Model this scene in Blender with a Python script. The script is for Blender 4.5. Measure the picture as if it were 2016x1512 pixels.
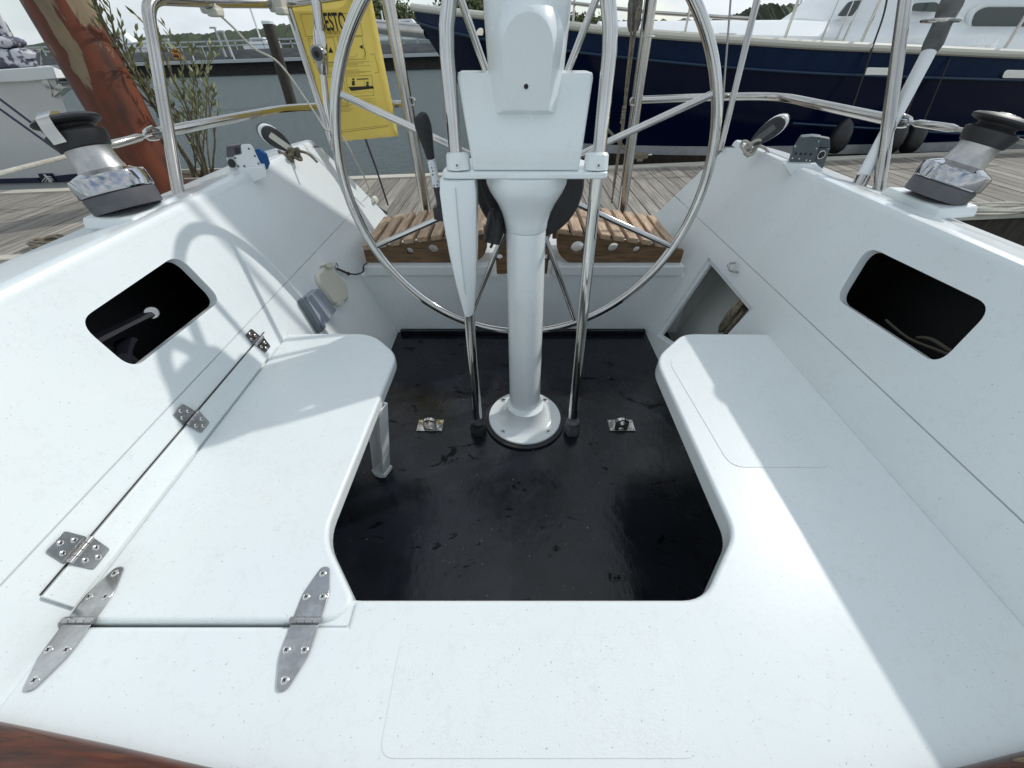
import bpy, bmesh, math, random
from mathutils import Vector, Matrix
from mathutils.geometry import tessellate_polygon
random.seed(7)
PI = math.pi
S = bpy.context.scene
for o in list(bpy.data.objects): bpy.data.objects.remove(o)
C = S.collection

# ------------------------------------------------------------------ camera, light, exposure
# Two frames: the WORLD is level; the yacht (and the camera held aboard) heels 1.4 degrees in it.
HEEL = Matrix.Rotation(math.radians(1.4), 4, 'Y')
PITCH = math.radians(41.6); FPX = 755.0; EYE = Vector((0, 0, 1.0))
cam_d = bpy.data.cameras.new('camera'); cam = bpy.data.objects.new('camera', cam_d); C.objects.link(cam)
cam_d.sensor_width = 36; cam_d.lens = 36 * FPX / 2016; cam_d.clip_start = 0.02; cam_d.clip_end = 5000
cam.matrix_world = HEEL @ Matrix.Translation(EYE) @ Matrix.Rotation(PI / 2 - PITCH, 4, 'X')
S.camera = cam
sun_dir = (HEEL.to_3x3() @ Vector((1, .65, .95))).normalized()
sd = bpy.data.lights.new('sun', 'SUN'); sun = bpy.data.objects.new('sun', sd); C.objects.link(sun)
sd.energy = 2.1; sd.angle = math.radians(.8); sd.color = (1, .97, .92)
sun.rotation_euler = sun_dir.to_track_quat('Z', 'Y').to_euler()
sun.location = (6, 4, 8)
W = bpy.data.worlds.new('World'); S.world = W; W.use_nodes = True
nt = W.node_tree; N = nt.nodes; L = nt.links
bg = N['Background']; bg.inputs[1].default_value = .15
sky = N.new('ShaderNodeTexSky'); sky.sky_type = 'NISHITA'; sky.sun_disc = False
sky.sun_elevation = math.asin(sun_dir.z); sky.sun_rotation = math.atan2(sun_dir.x, sun_dir.y)
sky.air_density = 1.0; sky.dust_density = .6
tc = N.new('ShaderNodeTexCoord'); mp = N.new('ShaderNodeMapping'); mp.inputs['Scale'].default_value = (1, 1, 2.6)
n1 = N.new('ShaderNodeTexNoise'); n1.inputs['Scale'].default_value = 2.3; n1.inputs['Detail'].default_value = 7; n1.inputs['Roughness'].default_value = .5
r1 = N.new('ShaderNodeValToRGB'); r1.color_ramp.elements[0].position = .30; r1.color_ramp.elements[1].position = .52
n2 = N.new('ShaderNodeTexNoise'); n2.inputs['Scale'].default_value = 3.2; n2.inputs['Detail'].default_value = 5
r2 = N.new('ShaderNodeValToRGB'); r2.color_ramp.elements[0].color = (3.0, 3.5, 3.95, 1); r2.color_ramp.elements[1].color = (6.1, 6.5, 6.75, 1)
r2.color_ramp.elements[0].position = .3; r2.color_ramp.elements[1].position = .7
mx = N.new('ShaderNodeMixRGB')
L.new(tc.outputs['Generated'], mp.inputs[0]); L.new(mp.outputs[0], n1.inputs[0]); L.new(mp.outputs[0], n2.inputs[0])
L.new(n1.outputs[0], r1.inputs[0]); L.new(n2.outputs[0], r2.inputs[0])
L.new(r1.outputs[0], mx.inputs[0]); L.new(sky.outputs[0], mx.inputs[1]); L.new(r2.outputs[0], mx.inputs[2]); L.new(mx.outputs[0], bg.inputs[0])
S.view_settings.view_transform = 'Standard'; S.view_settings.look = 'None'; S.view_settings.exposure = .07; S.view_settings.gamma = 1
S.view_settings.use_curve_mapping = False
try:
    S.cycles.max_bounces = 10; S.cycles.diffuse_bounces = 6; S.cycles.caustics_reflective = False; S.cycles.caustics_refractive = False
    S.cycles.use_denoising = True
except Exception: pass

# ------------------------------------------------------------------ helpers
def ray(u, v):
    a = (u - 1008) / FPX; b = (v - 756) / FPX
    return Vector((a, math.cos(PITCH) - b * math.sin(PITCH), -math.sin(PITCH) - b * math.cos(PITCH)))
def at(u, v, Y=None, Z=None, t=None):            # yacht frame: measured direction + known distance -> point
    r = ray(u, v)
    if t is None: t = Y / r.y if Y is not None else (Z - 1) / r.z
    return EYE + r * t
EW = HEEL @ EYE
def atw(u, v, Y=None, Z=None):                   # level world frame
    r = HEEL.to_3x3() @ ray(u, v)
    t = (Y - EW.y) / r.y if Y is not None else (Z - EW.z) / r.z
    return EW + r * t
CX = .045; W0 = .573; WS = .34                   # cockpit side: x = CX + s*(W0 + WS*z)
def wyz(u, v, s):                                # where a direction meets the cockpit side -> (y, z)
    r = ray(u, v); t = (CX + s * (W0 + WS)) / (r.x - s * WS * r.z)
    return (r.y * t, 1 + r.z * t)
def wp(y, z, s, off=0.0):                        # point on cockpit side, off = metres towards the cockpit
    n = Vector((-s, 0, WS)).normalized()
    return Vector((CX + s * (W0 + WS * z), y, z)) + n * off

BOAT_ROOTS = []; AFLOAT = True
def finish(me, smooth=True, ang=35):
    if smooth:
        me.shade_smooth(); me.set_sharp_from_angle(angle=math.radians(ang))
class MB:
    def __init__(s): s.bm = bmesh.new()
    def face(s, pts, mi=0):
        vs = [s.bm.verts.new(p) for p in pts]
        f = s.bm.faces.new(vs); f.material_index = mi; return f
    def box(s, c, d, rot=None, mi=0):
        m = rot.to_4x4() if rot else Matrix.Identity(4)
        vs = [s.bm.verts.new(Vector(c) + (m @ Vector((x * d[0] / 2, y * d[1] / 2, z * d[2] / 2)))) for x in (-1, 1) for y in (-1, 1) for z in (-1, 1)]
        for q in ((0, 1, 3, 2), (4, 6, 7, 5), (0, 4, 5, 1), (2, 3, 7, 6), (0, 2, 6, 4), (1, 5, 7, 3)):
            f = s.bm.faces.new([vs[i] for i in q]); f.material_index = mi
        return s
    def bridge(s, rings, closed=True, cap=True, mi=0, loop=False):
        R = [[s.bm.verts.new(p) for p in r] for r in rings]; n = len(R[0])
        idx = range(len(R)) if loop else range(len(R) - 1)
        for i in idx:
            A = R[i]; B = R[(i + 1) % len(R)]
            for j in range(n if closed else n - 1):
                k = (j + 1) % n
                f = s.bm.faces.new([A[j], A[k], B[k], B[j]]); f.material_index = mi
        if cap and not loop:
            for r in (R[0], R[-1]):
                try: f = s.bm.faces.new(r); f.material_index = mi
                except Exception: pass
        return R
    def tube(s, pts, r, n=12, smooth=0, mi=0, loop=False, cap=True):
        pts = [Vector(p) for p in pts]
        if smooth: pts = spline(pts, smooth, loop)
        rr = r if isinstance(r, (list, tuple)) else None
        up = None; rings = []; m = len(pts)
        for i, p in enumerate(pts):
            if loop: t = pts[(i + 1) % m] - pts[i - 1]
            else: t = pts[min(i + 1, m - 1)] - pts[max(i - 1, 0)]
            t.normalize()
            if up is None:
                up = t.orthogonal().normalized()
            up = (up - t * up.dot(t)).normalized()
            b = t.cross(up)
            q = r
            if rr: 
                x = i / (m - 1) * (len(rr) - 1); k = min(int(x), len(rr) - 2); q = rr[k] + (rr[k + 1] - rr[k]) * (x - k)
            rings.append([p + up * math.cos(2 * PI * j / n) * q + b * math.sin(2 * PI * j / n) * q for j in range(n)])
        s.bridge(rings, mi=mi, loop=loop, cap=cap); return s
    def lathe(s, prof, n=32, c=(0, 0, 0), axis=(0, 0, 1), mi=0, cap=True):
        q = Vector((0, 0, 1)).rotation_difference(Vector(axis).normalized()); c = Vector(c)
        rings = [[c + q @ Vector((max(r, 1e-5) * math.cos(2 * PI * j / n), max(r, 1e-5) * math.sin(2 * PI * j / n), z)) for j in range(n)] for r, z in prof]
        s.bridge(rings, mi=mi, cap=cap); return s
    def prism(s, poly, f0, f1, mi=0):            # poly: 2D points; f0,f1 map 2D -> 3D (bottom, top)
        s.bridge([[f0(*p) for p in poly], [f1(*p) for p in poly]], mi=mi); return s
    def ball(s, c, r, n=16, m=10, sc=(1, 1, 1), mi=0):
        rings = []
        for i in range(m + 1):
            th = PI * i / m; rr = max(math.sin(th), 1e-4)
            rings.append([Vector(c) + Vector((sc[0] * r * rr * math.cos(2 * PI * j / n), sc[1] * r * rr * math.sin(2 * PI * j / n), sc[2] * r * math.cos(th))) for j in range(n)])
        s.bridge(rings, mi=mi); return s
    def build(s, name, mats, parent=None, bevel=0, seg=2, smooth=True, ang=35, merge=True, **tags):
        if merge: bmesh.ops.remove_doubles(s.bm, verts=s.bm.verts, dist=1e-6)
        bmesh.ops.recalc_face_normals(s.bm, faces=s.bm.faces)
        me = bpy.data.meshes.new(name); s.bm.to_mesh(me); s.bm.free()
        for m in (mats if isinstance(mats, (list, tuple)) else [mats]): me.materials.append(m)
        finish(me, smooth, ang)
        o = bpy.data.objects.new(name, me); C.objects.link(o)
        if bevel:
            b = o.modifiers.new('bevel', 'BEVEL'); b.width = bevel; b.segments = seg; b.limit_method = 'ANGLE'; b.angle_limit = math.radians(40)
            b.harden_normals = True
        return adopt(o, parent, **tags)
def adopt(o, parent=None, **tags):
    if parent is not None:
        o.parent = parent
        root = parent
        while root.parent: root = root.parent
        o.matrix_parent_inverse = Matrix.Translation(-root.location) if parent is root else Matrix.Identity(4)
    elif AFLOAT: BOAT_ROOTS.append(o)
    for k, v in tags.items(): o[k] = v
    return o
def thing(name, label, cat, loc=(0, 0, 0), group=None):
    o = bpy.data.objects.new(name, None); C.objects.link(o); o.location = loc
    o['label'] = label; o['category'] = cat
    if group: o['group'] = group
    if AFLOAT: BOAT_ROOTS.append(o)
    return o
def spline(pts, k, loop=False):
    out = []; n = len(pts)
    rng = range(n) if loop else range(n - 1)
    for i in rng:
        if loop: p0, p1, p2, p3 = pts[i - 1], pts[i], pts[(i + 1) % n], pts[(i + 2) % n]
        else: p0, p1, p2, p3 = pts[max(i - 1, 0)], pts[i], pts[i + 1], pts[min(i + 2, n - 1)]
        for j in range(k):
            t = j / k
            out.append(.5 * ((2 * p1) + (-p0 + p2) * t + (2 * p0 - 5 * p1 + 4 * p2 - p3) * t * t + (-p0 + 3 * p1 - 3 * p2 + p3) * t ** 3))
    if not loop: out.append(Vector(pts[-1]))
    return out
def rnd(poly, r, n=5):                            # round the corners of a 2D polygon; r number or list
    out = []; m = len(poly)
    for i in range(m):
        rr = r[i] if isinstance(r, (list, tuple)) else r
        p = Vector(poly[i]); a = Vector(poly[i - 1]) - p; b = Vector(poly[(i + 1) % m]) - p
        if rr <= 0: out.append(tuple(p)); continue
        d = min(rr, a.length * .48, b.length * .48)
        A = p + a.normalized() * d; B = p + b.normalized() * d
        for j in range(n + 1):
            t = j / n; out.append(tuple((1 - t) ** 2 * A + 2 * t * (1 - t) * p + t * t * B))
    return out
def fillet(pts, r, n=6):                          # 3D polyline with rounded corners
    pts = [Vector(p) for p in pts]; out = [pts[0]]
    for i in range(1, len(pts) - 1):
        p = pts[i]; a = pts[i - 1] - p; b = pts[i + 1] - p; d = min(r, a.length * .45, b.length * .45)
        A = p + a.normalized() * d; B = p + b.normalized() * d
        for j in range(n + 1):
            t = j / n; out.append((1 - t) ** 2 * A + 2 * t * (1 - t) * p + t * t * B)
    out.append(pts[-1]); return out
def panel(mb, outer, holes, f_front, f_back, mi=0):   # a sheet with holes and real thickness
    loops = [outer] + holes
    tris = tessellate_polygon([[Vector((p[0], p[1], 0)) for p in l] for l in loops])
    flat = [p for l in loops for p in l]
    A = [mb.bm.verts.new(f_front(*p)) for p in flat]; B = [mb.bm.verts.new(f_back(*p)) for p in flat]
    for t in tris:
        for V in (A, B):
            try: mb.bm.faces.new([V[i] for i in t]).material_index = mi
            except Exception: pass
    k = 0
    for l in loops:
        n = len(l)
        for i in range(n):
            j = (i + 1) % n
            mb.bm.faces.new([A[k + i], A[k + j], B[k + j], B[k + i]]).material_index = mi
        k += n

# ------------------------------------------------------------------ materials
def mat(name, col, rough=.5, metal=0, noise=None, bump=None, coat=0, spec=.5, col2=None, ramp=(.35, .65), coord='Object', rvar=0, detail=6, scl=(1, 1, 1)):
    m = bpy.data.materials.new(name); m.use_nodes = True; n = m.node_tree.nodes; l = m.node_tree.links; b = n['Principled BSDF']
    b.inputs['Base Color'].default_value = (*col, 1); b.inputs['Roughness'].default_value = rough; b.inputs['Metallic'].default_value = metal
    b.inputs['Coat Weight'].default_value = coat; b.inputs['Coat Roughness'].default_value = .08; b.inputs['Specular IOR Level'].default_value = spec
    t = n.new('ShaderNodeTexCoord'); mpn = n.new('ShaderNodeMapping'); mpn.inputs['Scale'].default_value = scl; l.new(t.outputs[coord], mpn.inputs[0])
    m['map'] = 1
    if noise:
        x = n.new('ShaderNodeTexNoise'); x.inputs['Scale'].default_value = noise; x.inputs['Detail'].default_value = detail; x.inputs['Roughness'].default_value = .62; l.new(mpn.outputs[0], x.inputs[0])
        r = n.new('ShaderNodeValToRGB'); r.color_ramp.elements[0].position = ramp[0]; r.color_ramp.elements[1].position = ramp[1]
        r.color_ramp.elements[0].color = (*col, 1); r.color_ramp.elements[1].color = (*(col2 or col), 1)
        l.new(x.outputs[0], r.inputs[0]); l.new(r.outputs[0], b.inputs['Base Color'])
        if rvar:
            q = n.new('ShaderNodeMapRange'); q.inputs[3].default_value = rough - rvar; q.inputs[4].default_value = rough + rvar
            q.inputs[1].default_value = .3; q.inputs[2].default_value = .7
            l.new(x.outputs[0], q.inputs[0]); l.new(q.outputs[0], b.inputs['Roughness'])
    if bump:
        x = n.new('ShaderNodeTexNoise'); x.inputs['Scale'].default_value = bump[0]; x.inputs['Detail'].default_value = 4; l.new(mpn.outputs[0], x.inputs[0])
        u = n.new('ShaderNodeBump'); u.inputs['Strength'].default_value = bump[1]; u.inputs['Distance'].default_value = bump[2] if len(bump) > 2 else .002
        l.new(x.outputs[0], u.inputs['Height']); l.new(u.outputs[0], b.inputs['Normal'])
    return m
def gel(name, base, rough=.3, dirt=.35, grit=0):
    """white gelcoat: faint yellowish / bluish drift, dust specks, hairline stains"""
    m = bpy.data.materials.new(name); m.use_nodes = True; n = m.node_tree.nodes; l = m.node_tree.links; b = n['Principled BSDF']
    b.inputs['Roughness'].default_value = rough; b.inputs['Coat Weight'].default_value = .4; b.inputs['Coat Roughness'].default_value = .14
    t = n.new('ShaderNodeTexCoord')
    def noise(s, d=5, r=.6):
        x = n.new('ShaderNodeTexNoise'); x.inputs['Scale'].default_value = s; x.inputs['Detail'].default_value = d; x.inputs['Roughness'].default_value = r
        l.new(t.outputs['Object'], x.inputs[0]); return x
    def ramp(src, p0, c0, p1, c1):
        r = n.new('ShaderNodeValToRGB'); r.color_ramp.elements[0].position = p0; r.color_ramp.elements[1].position = p1
        r.color_ramp.elements[0].color = (*c0, 1); r.color_ramp.elements[1].color = (*c1, 1); l.new(src, r.inputs[0]); return r
    def mul(a, c, f=1):
        x = n.new('ShaderNodeMixRGB'); x.blend_type = 'MULTIPLY'; x.inputs[0].default_value = f; l.new(a, x.inputs[1]); l.new(c, x.inputs[2]); return x.outputs[0]
    a = ramp(noise(2.2, 6).outputs[0], .35, (base[0] * .955, base[1] * .965, base[2] * .975), .65, base)
    s = ramp(noise(290, 2, .5).outputs[0], .715, (1, 1, 1), .735, (.30, .28, .26))
    f = ramp(noise(34, 8, .7).outputs[0], .60, (1, 1, 1), .78, (.80, .80, .78))
    v = n.new('ShaderNodeTexNoise'); v.inputs['Scale'].default_value = 5.5; v.inputs['Detail'].default_value = 9; v.inputs['Roughness'].default_value = .68; l.new(t.outputs['Object'], v.inputs[0])
    cr = n.new('ShaderNodeValToRGB'); e = cr.color_ramp.elements; e[0].position = .497; e[0].color = (1, 1, 1, 1); e[1].position = .512; e[1].color = (1, 1, 1, 1)
    k = e.new(.5045); k.color = (.90, .885, .865, 1); l.new(v.outputs[0], cr.inputs[0])
    c = mul(a.outputs[0], s.outputs[0], dirt); c = mul(c, f.outputs[0], dirt); c = mul(c, cr.outputs[0], .55 * min(1, dirt * 2))
    wm = ramp(noise(3.1, 7, .6).outputs[0], .50, (1, 1, 1), .66, (1, .985, .965)); c = mul(c, wm.outputs[0], .8)
    l.new(c, b.inputs['Base Color'])
    bp = n.new('ShaderNodeBump'); bp.inputs['Strength'].default_value = .12 if not grit else .34; bp.inputs['Distance'].default_value = .001 if not grit else .0012
    l.new(noise(160 if not grit else 420, 3).outputs[0], bp.inputs['Height']); l.new(bp.outputs[0], b.inputs['Normal'])
    rr = n.new('ShaderNodeMapRange'); rr.inputs[3].default_value = rough - .06; rr.inputs[4].default_value = rough + .12; l.new(noise(9).outputs[0], rr.inputs[0]); l.new(rr.outputs[0], b.inputs['Roughness'])
    return m
M = {}
M_SEAM = 1
M['gel'] = gel('gelcoat', (.745, .785, .785), .32, .55)
M['grit'] = gel('nonskid', (.738, .778, .778), .45, .6, 1)
M['pod'] = gel('pod_paint', (.78, .82, .82), .22, .35)
M['paintw'] = mat('white_paint', (.78, .80, .80), .35, coat=.2, bump=(80, .05))
M['chrome'] = mat('polished_steel', (.60, .595, .58), .07, 1, noise=5, col2=(.52, .51, .49), rvar=.03)
M['steel'] = mat('stainless', (.54, .525, .50), .16, 1, noise=7, col2=(.44, .42, .39), rvar=.05)
M['hinge'] = mat('hinge_steel', (.58, .58, .59), .2, 1, noise=26, col2=(.36, .35, .34), rvar=.1, bump=(90, .08))
M['mirror'] = mat('mirror_chrome', (.44, .44, .45), .05, 1)
M['drum'] = mat('drum_alloy', (.55, .545, .53), .38, 1, noise=60, col2=(.42, .41, .40), bump=(600, .25, .0006))
M['rubber'] = mat('black_rubber', (.012, .012, .013), .5, noise=14, col2=(.03, .03, .032))
M['plastic'] = mat('black_plastic', (.02, .021, .023), .38, noise=20, col2=(.035, .036, .038))
M['greypl'] = mat('weathered_plastic', (.075, .075, .085), .55, noise=12, col2=(.12, .118, .125), bump=(70, .2))
M['speaker'] = mat('grey_speaker', (.22, .255, .30), .4, noise=5, col2=(.27, .30, .345))
M['jam'] = mat('blue_grey_plastic', (.055, .075, .085), .45, noise=9, col2=(.08, .10, .11))
M['spface'] = mat('dark_grille', (.085, .11, .125), .3, noise=40, col2=(.10, .125, .14))
M['cream'] = mat('cream_plastic', (.60, .585, .50), .45, noise=6, col2=(.55, .535, .455))
M['seam'] = mat('seam_sealant', (.5, .52, .52), .7)
M['dark'] = mat('locker_dark', (.006, .006, .007), .6)  # near-black stands in for the unlit depth of the lockers
M['cordb'] = mat('dim_cord', (.07, .06, .045), .9)
M['arm'] = mat('dark_arm', (.006, .007, .012), .55, spec=.2)
M['locker'] = mat('locker_grey', (.50, .52, .49), .6, noise=5, col2=(.56, .58, .55))
M['yellow'] = mat('yellow_fabric', (.90, .76, .25), .5, noise=5, col2=(.82, .67, .19), bump=(16, .5, .012))
yn = M['yellow'].node_tree; tl = yn.nodes.new('ShaderNodeBsdfTranslucent'); mxs = yn.nodes.new('ShaderNodeMixShader'); mxs.inputs[0].default_value = .42
tl.inputs[0].default_value = (.95, .84, .32, 1); yn.links.new(yn.nodes['Principled BSDF'].outputs[0], mxs.inputs[1]); yn.links.new(tl.outputs[0], mxs.inputs[2]); yn.links.new(mxs.outputs[0], yn.nodes['Material Output'].inputs[0])
M['ink'] = mat('ink', (.025, .024, .018), .7)
M['lever'] = mat('lever_rubber', (.012, .014, .014), .6)
M['rope'] = mat('rope_tan', (.27, .235, .17), .85, noise=70, col2=(.12, .10, .07), bump=(240, .8, .004))
M['ropew'] = mat('rope_pale', (.55, .53, .46), .85, noise=90, col2=(.4, .38, .32), bump=(240, .6, .003))
M['ropeb'] = mat('rope_navy', (.012, .014, .04), .8)
M['wire'] = mat('wire_grey', (.35, .34, .32), .4, .6)
M['cordk'] = mat('cord_black', (.03, .028, .027), .7)
M['blue'] = mat('blue_cloth', (.01, .09, .28), .7)
M['screw'] = mat('screw_steel', (.66, .65, .63), .25, 1)
M['canvas'] = mat('grey_canvas', (.16, .165, .155), .8, noise=14, col2=(.08, .085, .08), bump=(30, .4, .01))

def timber(name, c1, c2, scale=14, rough=.6, stretch=(8, 1, 8), bump=.25, c3=None):
    m = bpy.data.materials.new(name); m.use_nodes = True; n = m.node_tree.nodes; l = m.node_tree.links; b = n['Principled BSDF']
    b.inputs['Roughness'].default_value = rough
    t = n.new('ShaderNodeTexCoord'); q = n.new('ShaderNodeMapping'); q.inputs['Scale'].default_value = stretch; l.new(t.outputs['Object'], q.inputs[0])
    x = n.new('ShaderNodeTexNoise'); x.inputs['Scale'].default_value = scale; x.inputs['Detail'].default_value = 8; x.inputs['Roughness'].default_value = .65; l.new(q.outputs[0], x.inputs[0])
    r = n.new('ShaderNodeValToRGB'); r.color_ramp.elements[0].position = .34; r.color_ramp.elements[1].position = .66
    r.color_ramp.elements[0].color = (*c1, 1); r.color_ramp.elements[1].color = (*c2, 1); l.new(x.outputs[0], r.inputs[0])
    out = r.outputs[0]
    if c3:
        y = n.new('ShaderNodeTexNoise'); y.inputs['Scale'].default_value = 3; y.inputs['Detail'].default_value = 3; l.new(t.outputs['Object'], y.inputs[0])
        r2 = n.new('ShaderNodeValToRGB'); r2.color_ramp.elements[0].position = .45; r2.color_ramp.elements[1].position = .62; l.new(y.outputs[0], r2.inputs[0])
        mm = n.new('ShaderNodeMixRGB'); l.new(r2.outputs[0], mm.inputs[0]); l.new(out, mm.inputs[1]); mm.inputs[2].default_value = (*c3, 1)
        mm2 = n.new('ShaderNodeMixRGB'); mm2.inputs[0].default_value = .5; l.new(out, mm2.inputs[1]); l.new(mm.outputs[0], mm2.inputs[2]); out = mm2.outputs[0]
    l.new(out, b.inputs['Base Color'])
    u = n.new('ShaderNodeBump'); u.inputs['Strength'].default_value = bump; u.inputs['Distance'].default_value = .003; l.new(x.outputs[0], u.inputs['Height']); l.new(u.outputs[0], b.inputs['Normal'])
    return m
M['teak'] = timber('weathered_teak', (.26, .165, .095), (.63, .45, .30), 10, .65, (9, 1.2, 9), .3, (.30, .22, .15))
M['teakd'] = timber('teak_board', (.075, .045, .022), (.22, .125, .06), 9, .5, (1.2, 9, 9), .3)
M['deckw'] = timber('dock_boards', (.14, .125, .105), (.44, .405, .35), 4, .85, (14, .6, 2), .6, (.27, .245, .21))
M['curb'] = timber('dock_curb', (.38, .35, .29), (.60, .57, .49), 3, .8, (.8, 9, 9), .4)
M['darkw'] = timber('wet_wood', (.012, .010, .008), (.06, .045, .03), 5, .7, (6, 6, .7), .5)

def sole_mat():
    m = bpy.data.materials.new('black_sole_paint'); m.use_nodes = True; n = m.node_tree.nodes; l = m.node_tree.links; b = n['Principled BSDF']
    t = n.new('ShaderNodeTexCoord')
    def noise(s, d=6, r=.62, sc=(1, 1, 1)):
        q = n.new('ShaderNodeMapping'); q.inputs['Scale'].default_value = sc; l.new(t.outputs['Object'], q.inputs[0])
        x = n.new('ShaderNodeTexNoise'); x.inputs['Scale'].default_value = s; x.inputs['Detail'].default_value = d; x.inputs['Roughness'].default_value = r; l.new(q.outputs[0], x.inputs[0]); return x
    a = noise(5, 9, .7); r = n.new('ShaderNodeValToRGB'); r.color_ramp.elements[0].position = .4; r.color_ramp.elements[1].position = .66
    r.color_ramp.elements[0].color = (.004, .005, .008, 1); r.color_ramp.elements[1].color = (.011, .013, .020, 1); l.new(a.outputs[0], r.inputs[0])
    sp = noise(190, 2, .4); r2 = n.new('ShaderNodeValToRGB'); r2.color_ramp.elements[0].position = .765; r2.color_ramp.elements[1].position = .775; r2.color_ramp.elements[1].color = (.5, .5, .46, 1); r2.color_ramp.elements[0].color = (0, 0, 0, 1); l.new(sp.outputs[0], r2.inputs[0])
    ad = n.new('ShaderNodeMixRGB'); ad.blend_type = 'ADD'; ad.inputs[0].default_value = 1; l.new(r.outputs[0], ad.inputs[1]); l.new(r2.outputs[0], ad.inputs[2]); l.new(ad.outputs[0], b.inputs['Base Color'])
    sm_ = noise(6.5, 10, .74, (1, 1.9, 1)); sm_.inputs['Distortion'].default_value = 1.1; rs = n.new('ShaderNodeValToRGB'); rs.color_ramp.elements[0].position = .597; rs.color_ramp.elements[1].position = .609; rs.color_ramp.elements[0].color = (1, 1, 1, 1); rs.color_ramp.elements[1].color = (.30, .30, .30, 1); l.new(sm_.outputs[0], rs.inputs[0])
    mu = n.new('ShaderNodeMixRGB'); mu.blend_type = 'MULTIPLY'; mu.inputs[0].default_value = 1; l.new(ad.outputs[0], mu.inputs[1]); l.new(rs.outputs[0], mu.inputs[2]); l.new(mu.outputs[0], b.inputs['Base Color'])
    sl = n.new('ShaderNodeMapRange'); sl.inputs[1].default_value = .3; sl.inputs[2].default_value = 1; sl.inputs[3].default_value = .12; sl.inputs[4].default_value = .46; l.new(rs.outputs[0], sl.inputs[0]); l.new(sl.outputs[0], b.inputs['Specular IOR Level'])
    w = noise(7, 8, .66); r3 = n.new('ShaderNodeValToRGB'); r3.color_ramp.elements[0].position = .33; r3.color_ramp.elements[1].position = .62
    r3.color_ramp.elements[0].color = (.09, .09, .09, 1); r3.color_ramp.elements[1].color = (.30, .30, .30, 1); l.new(w.outputs[0], r3.inputs[0]); l.new(r3.outputs[0], b.inputs['Roughness'])
    h = noise(16, 7, .6, (1, .6, 1)); u = n.new('ShaderNodeBump'); u.inputs['Strength'].default_value = .42; u.inputs['Distance'].default_value = .005; l.new(h.outputs[0], u.inputs['Height']); l.new(u.outputs[0], b.inputs['Normal'])
    return m
M['sole'] = sole_mat()

def flaky(name, paint, under, s=2.2, stretch=(1, 1, .28), rough=.45, thr=.55, dark=None):
    m = bpy.data.materials.new(name); m.use_nodes = True; n = m.node_tree.nodes; l = m.node_tree.links; b = n['Principled BSDF']; b.inputs['Roughness'].default_value = rough
    t = n.new('ShaderNodeTexCoord'); q = n.new('ShaderNodeMapping'); q.inputs['Scale'].default_value = stretch; l.new(t.outputs['Object'], q.inputs[0])
    x = n.new('ShaderNodeTexNoise'); x.inputs['Scale'].default_value = s; x.inputs['Detail'].default_value = 8; x.inputs['Roughness'].default_value = .6; x.inputs['Distortion'].default_value = .5; l.new(q.outputs[0], x.inputs[0])
    r = n.new('ShaderNodeValToRGB'); e = r.color_ramp.elements; e[0].position = thr; e[1].position = thr + .012; e[0].color = (0, 0, 0, 1); e[1].color = (1, 1, 1, 1); l.new(x.outputs[0], r.inputs[0])
    y = n.new('ShaderNodeTexNoise'); y.inputs['Scale'].default_value = s * 3; y.inputs['Detail'].default_value = 8; l.new(q.outputs[0], y.inputs[0])
    r2 = n.new('ShaderNodeValToRGB'); r2.color_ramp.elements[0].position = .35; r2.color_ramp.elements[1].position = .65
    r2.color_ramp.elements[0].color = (*(dark or tuple(c * .45 for c in paint)), 1); r2.color_ramp.elements[1].color = (*paint, 1); l.new(y.outputs[0], r2.inputs[0])
    r3 = n.new('ShaderNodeValToRGB'); r3.color_ramp.elements[0].position = .3; r3.color_ramp.elements[1].position = .7
    r3.color_ramp.elements[0].color = (*tuple(c * .5 for c in under), 1); r3.color_ramp.elements[1].color = (*under, 1); l.new(y.outputs[0], r3.inputs[0])
    mm = n.new('ShaderNodeMixRGB'); l.new(r.outputs[0], mm.inputs[0]); l.new(r2.outputs[0], mm.inputs[1]); l.new(r3.outputs[0], mm.inputs[2]); l.new(mm.outputs[0], b.inputs['Base Color'])
    iv = n.new('ShaderNodeInvert'); l.new(r.outputs[0], iv.inputs[1])
    u = n.new('ShaderNodeBump'); u.inputs['Strength'].default_value = .8; u.inputs['Distance'].default_value = .006; l.new(iv.outputs[0], u.inputs['Height']); l.new(u.outputs[0], b.inputs['Normal'])
    return m
M['rust'] = flaky('peeling_red_paint', (.17, .040, .014), (.30, .22, .13), 2.6, (1, 1, .36), .6, .545, (.055, .019, .010))
M['varn'] = flaky('worn_varnish', (.105, .026, .009), (.34, .21, .10), 34, (.10, 1, 1), .22, .60, (.026, .006, .003))

# ================================================================== THE YACHT (heeled frame)
boat = thing('sailboat', 'white sailing yacht whose cockpit the photo is taken from, with black sole and white benches', 'sailboat', (0, 0, -.6))
G = M['gel']
# sole
mb = MB(); mb.prism([(-.62, .10), (.72, .10), (.72, 1.60), (-.62, 1.60)], lambda x, y: Vector((x, y, -.03)), lambda x, y: Vector((x, y, 0)))
mb.build('sole', M['sole'], boat)
mb = MB()                                                              # black upstand round the aft end
mb.box((.05, 1.474, .012), (1.12, .02, .024))
mb.build('sole_edge', M['sole'], boat, bevel=.004)

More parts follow.
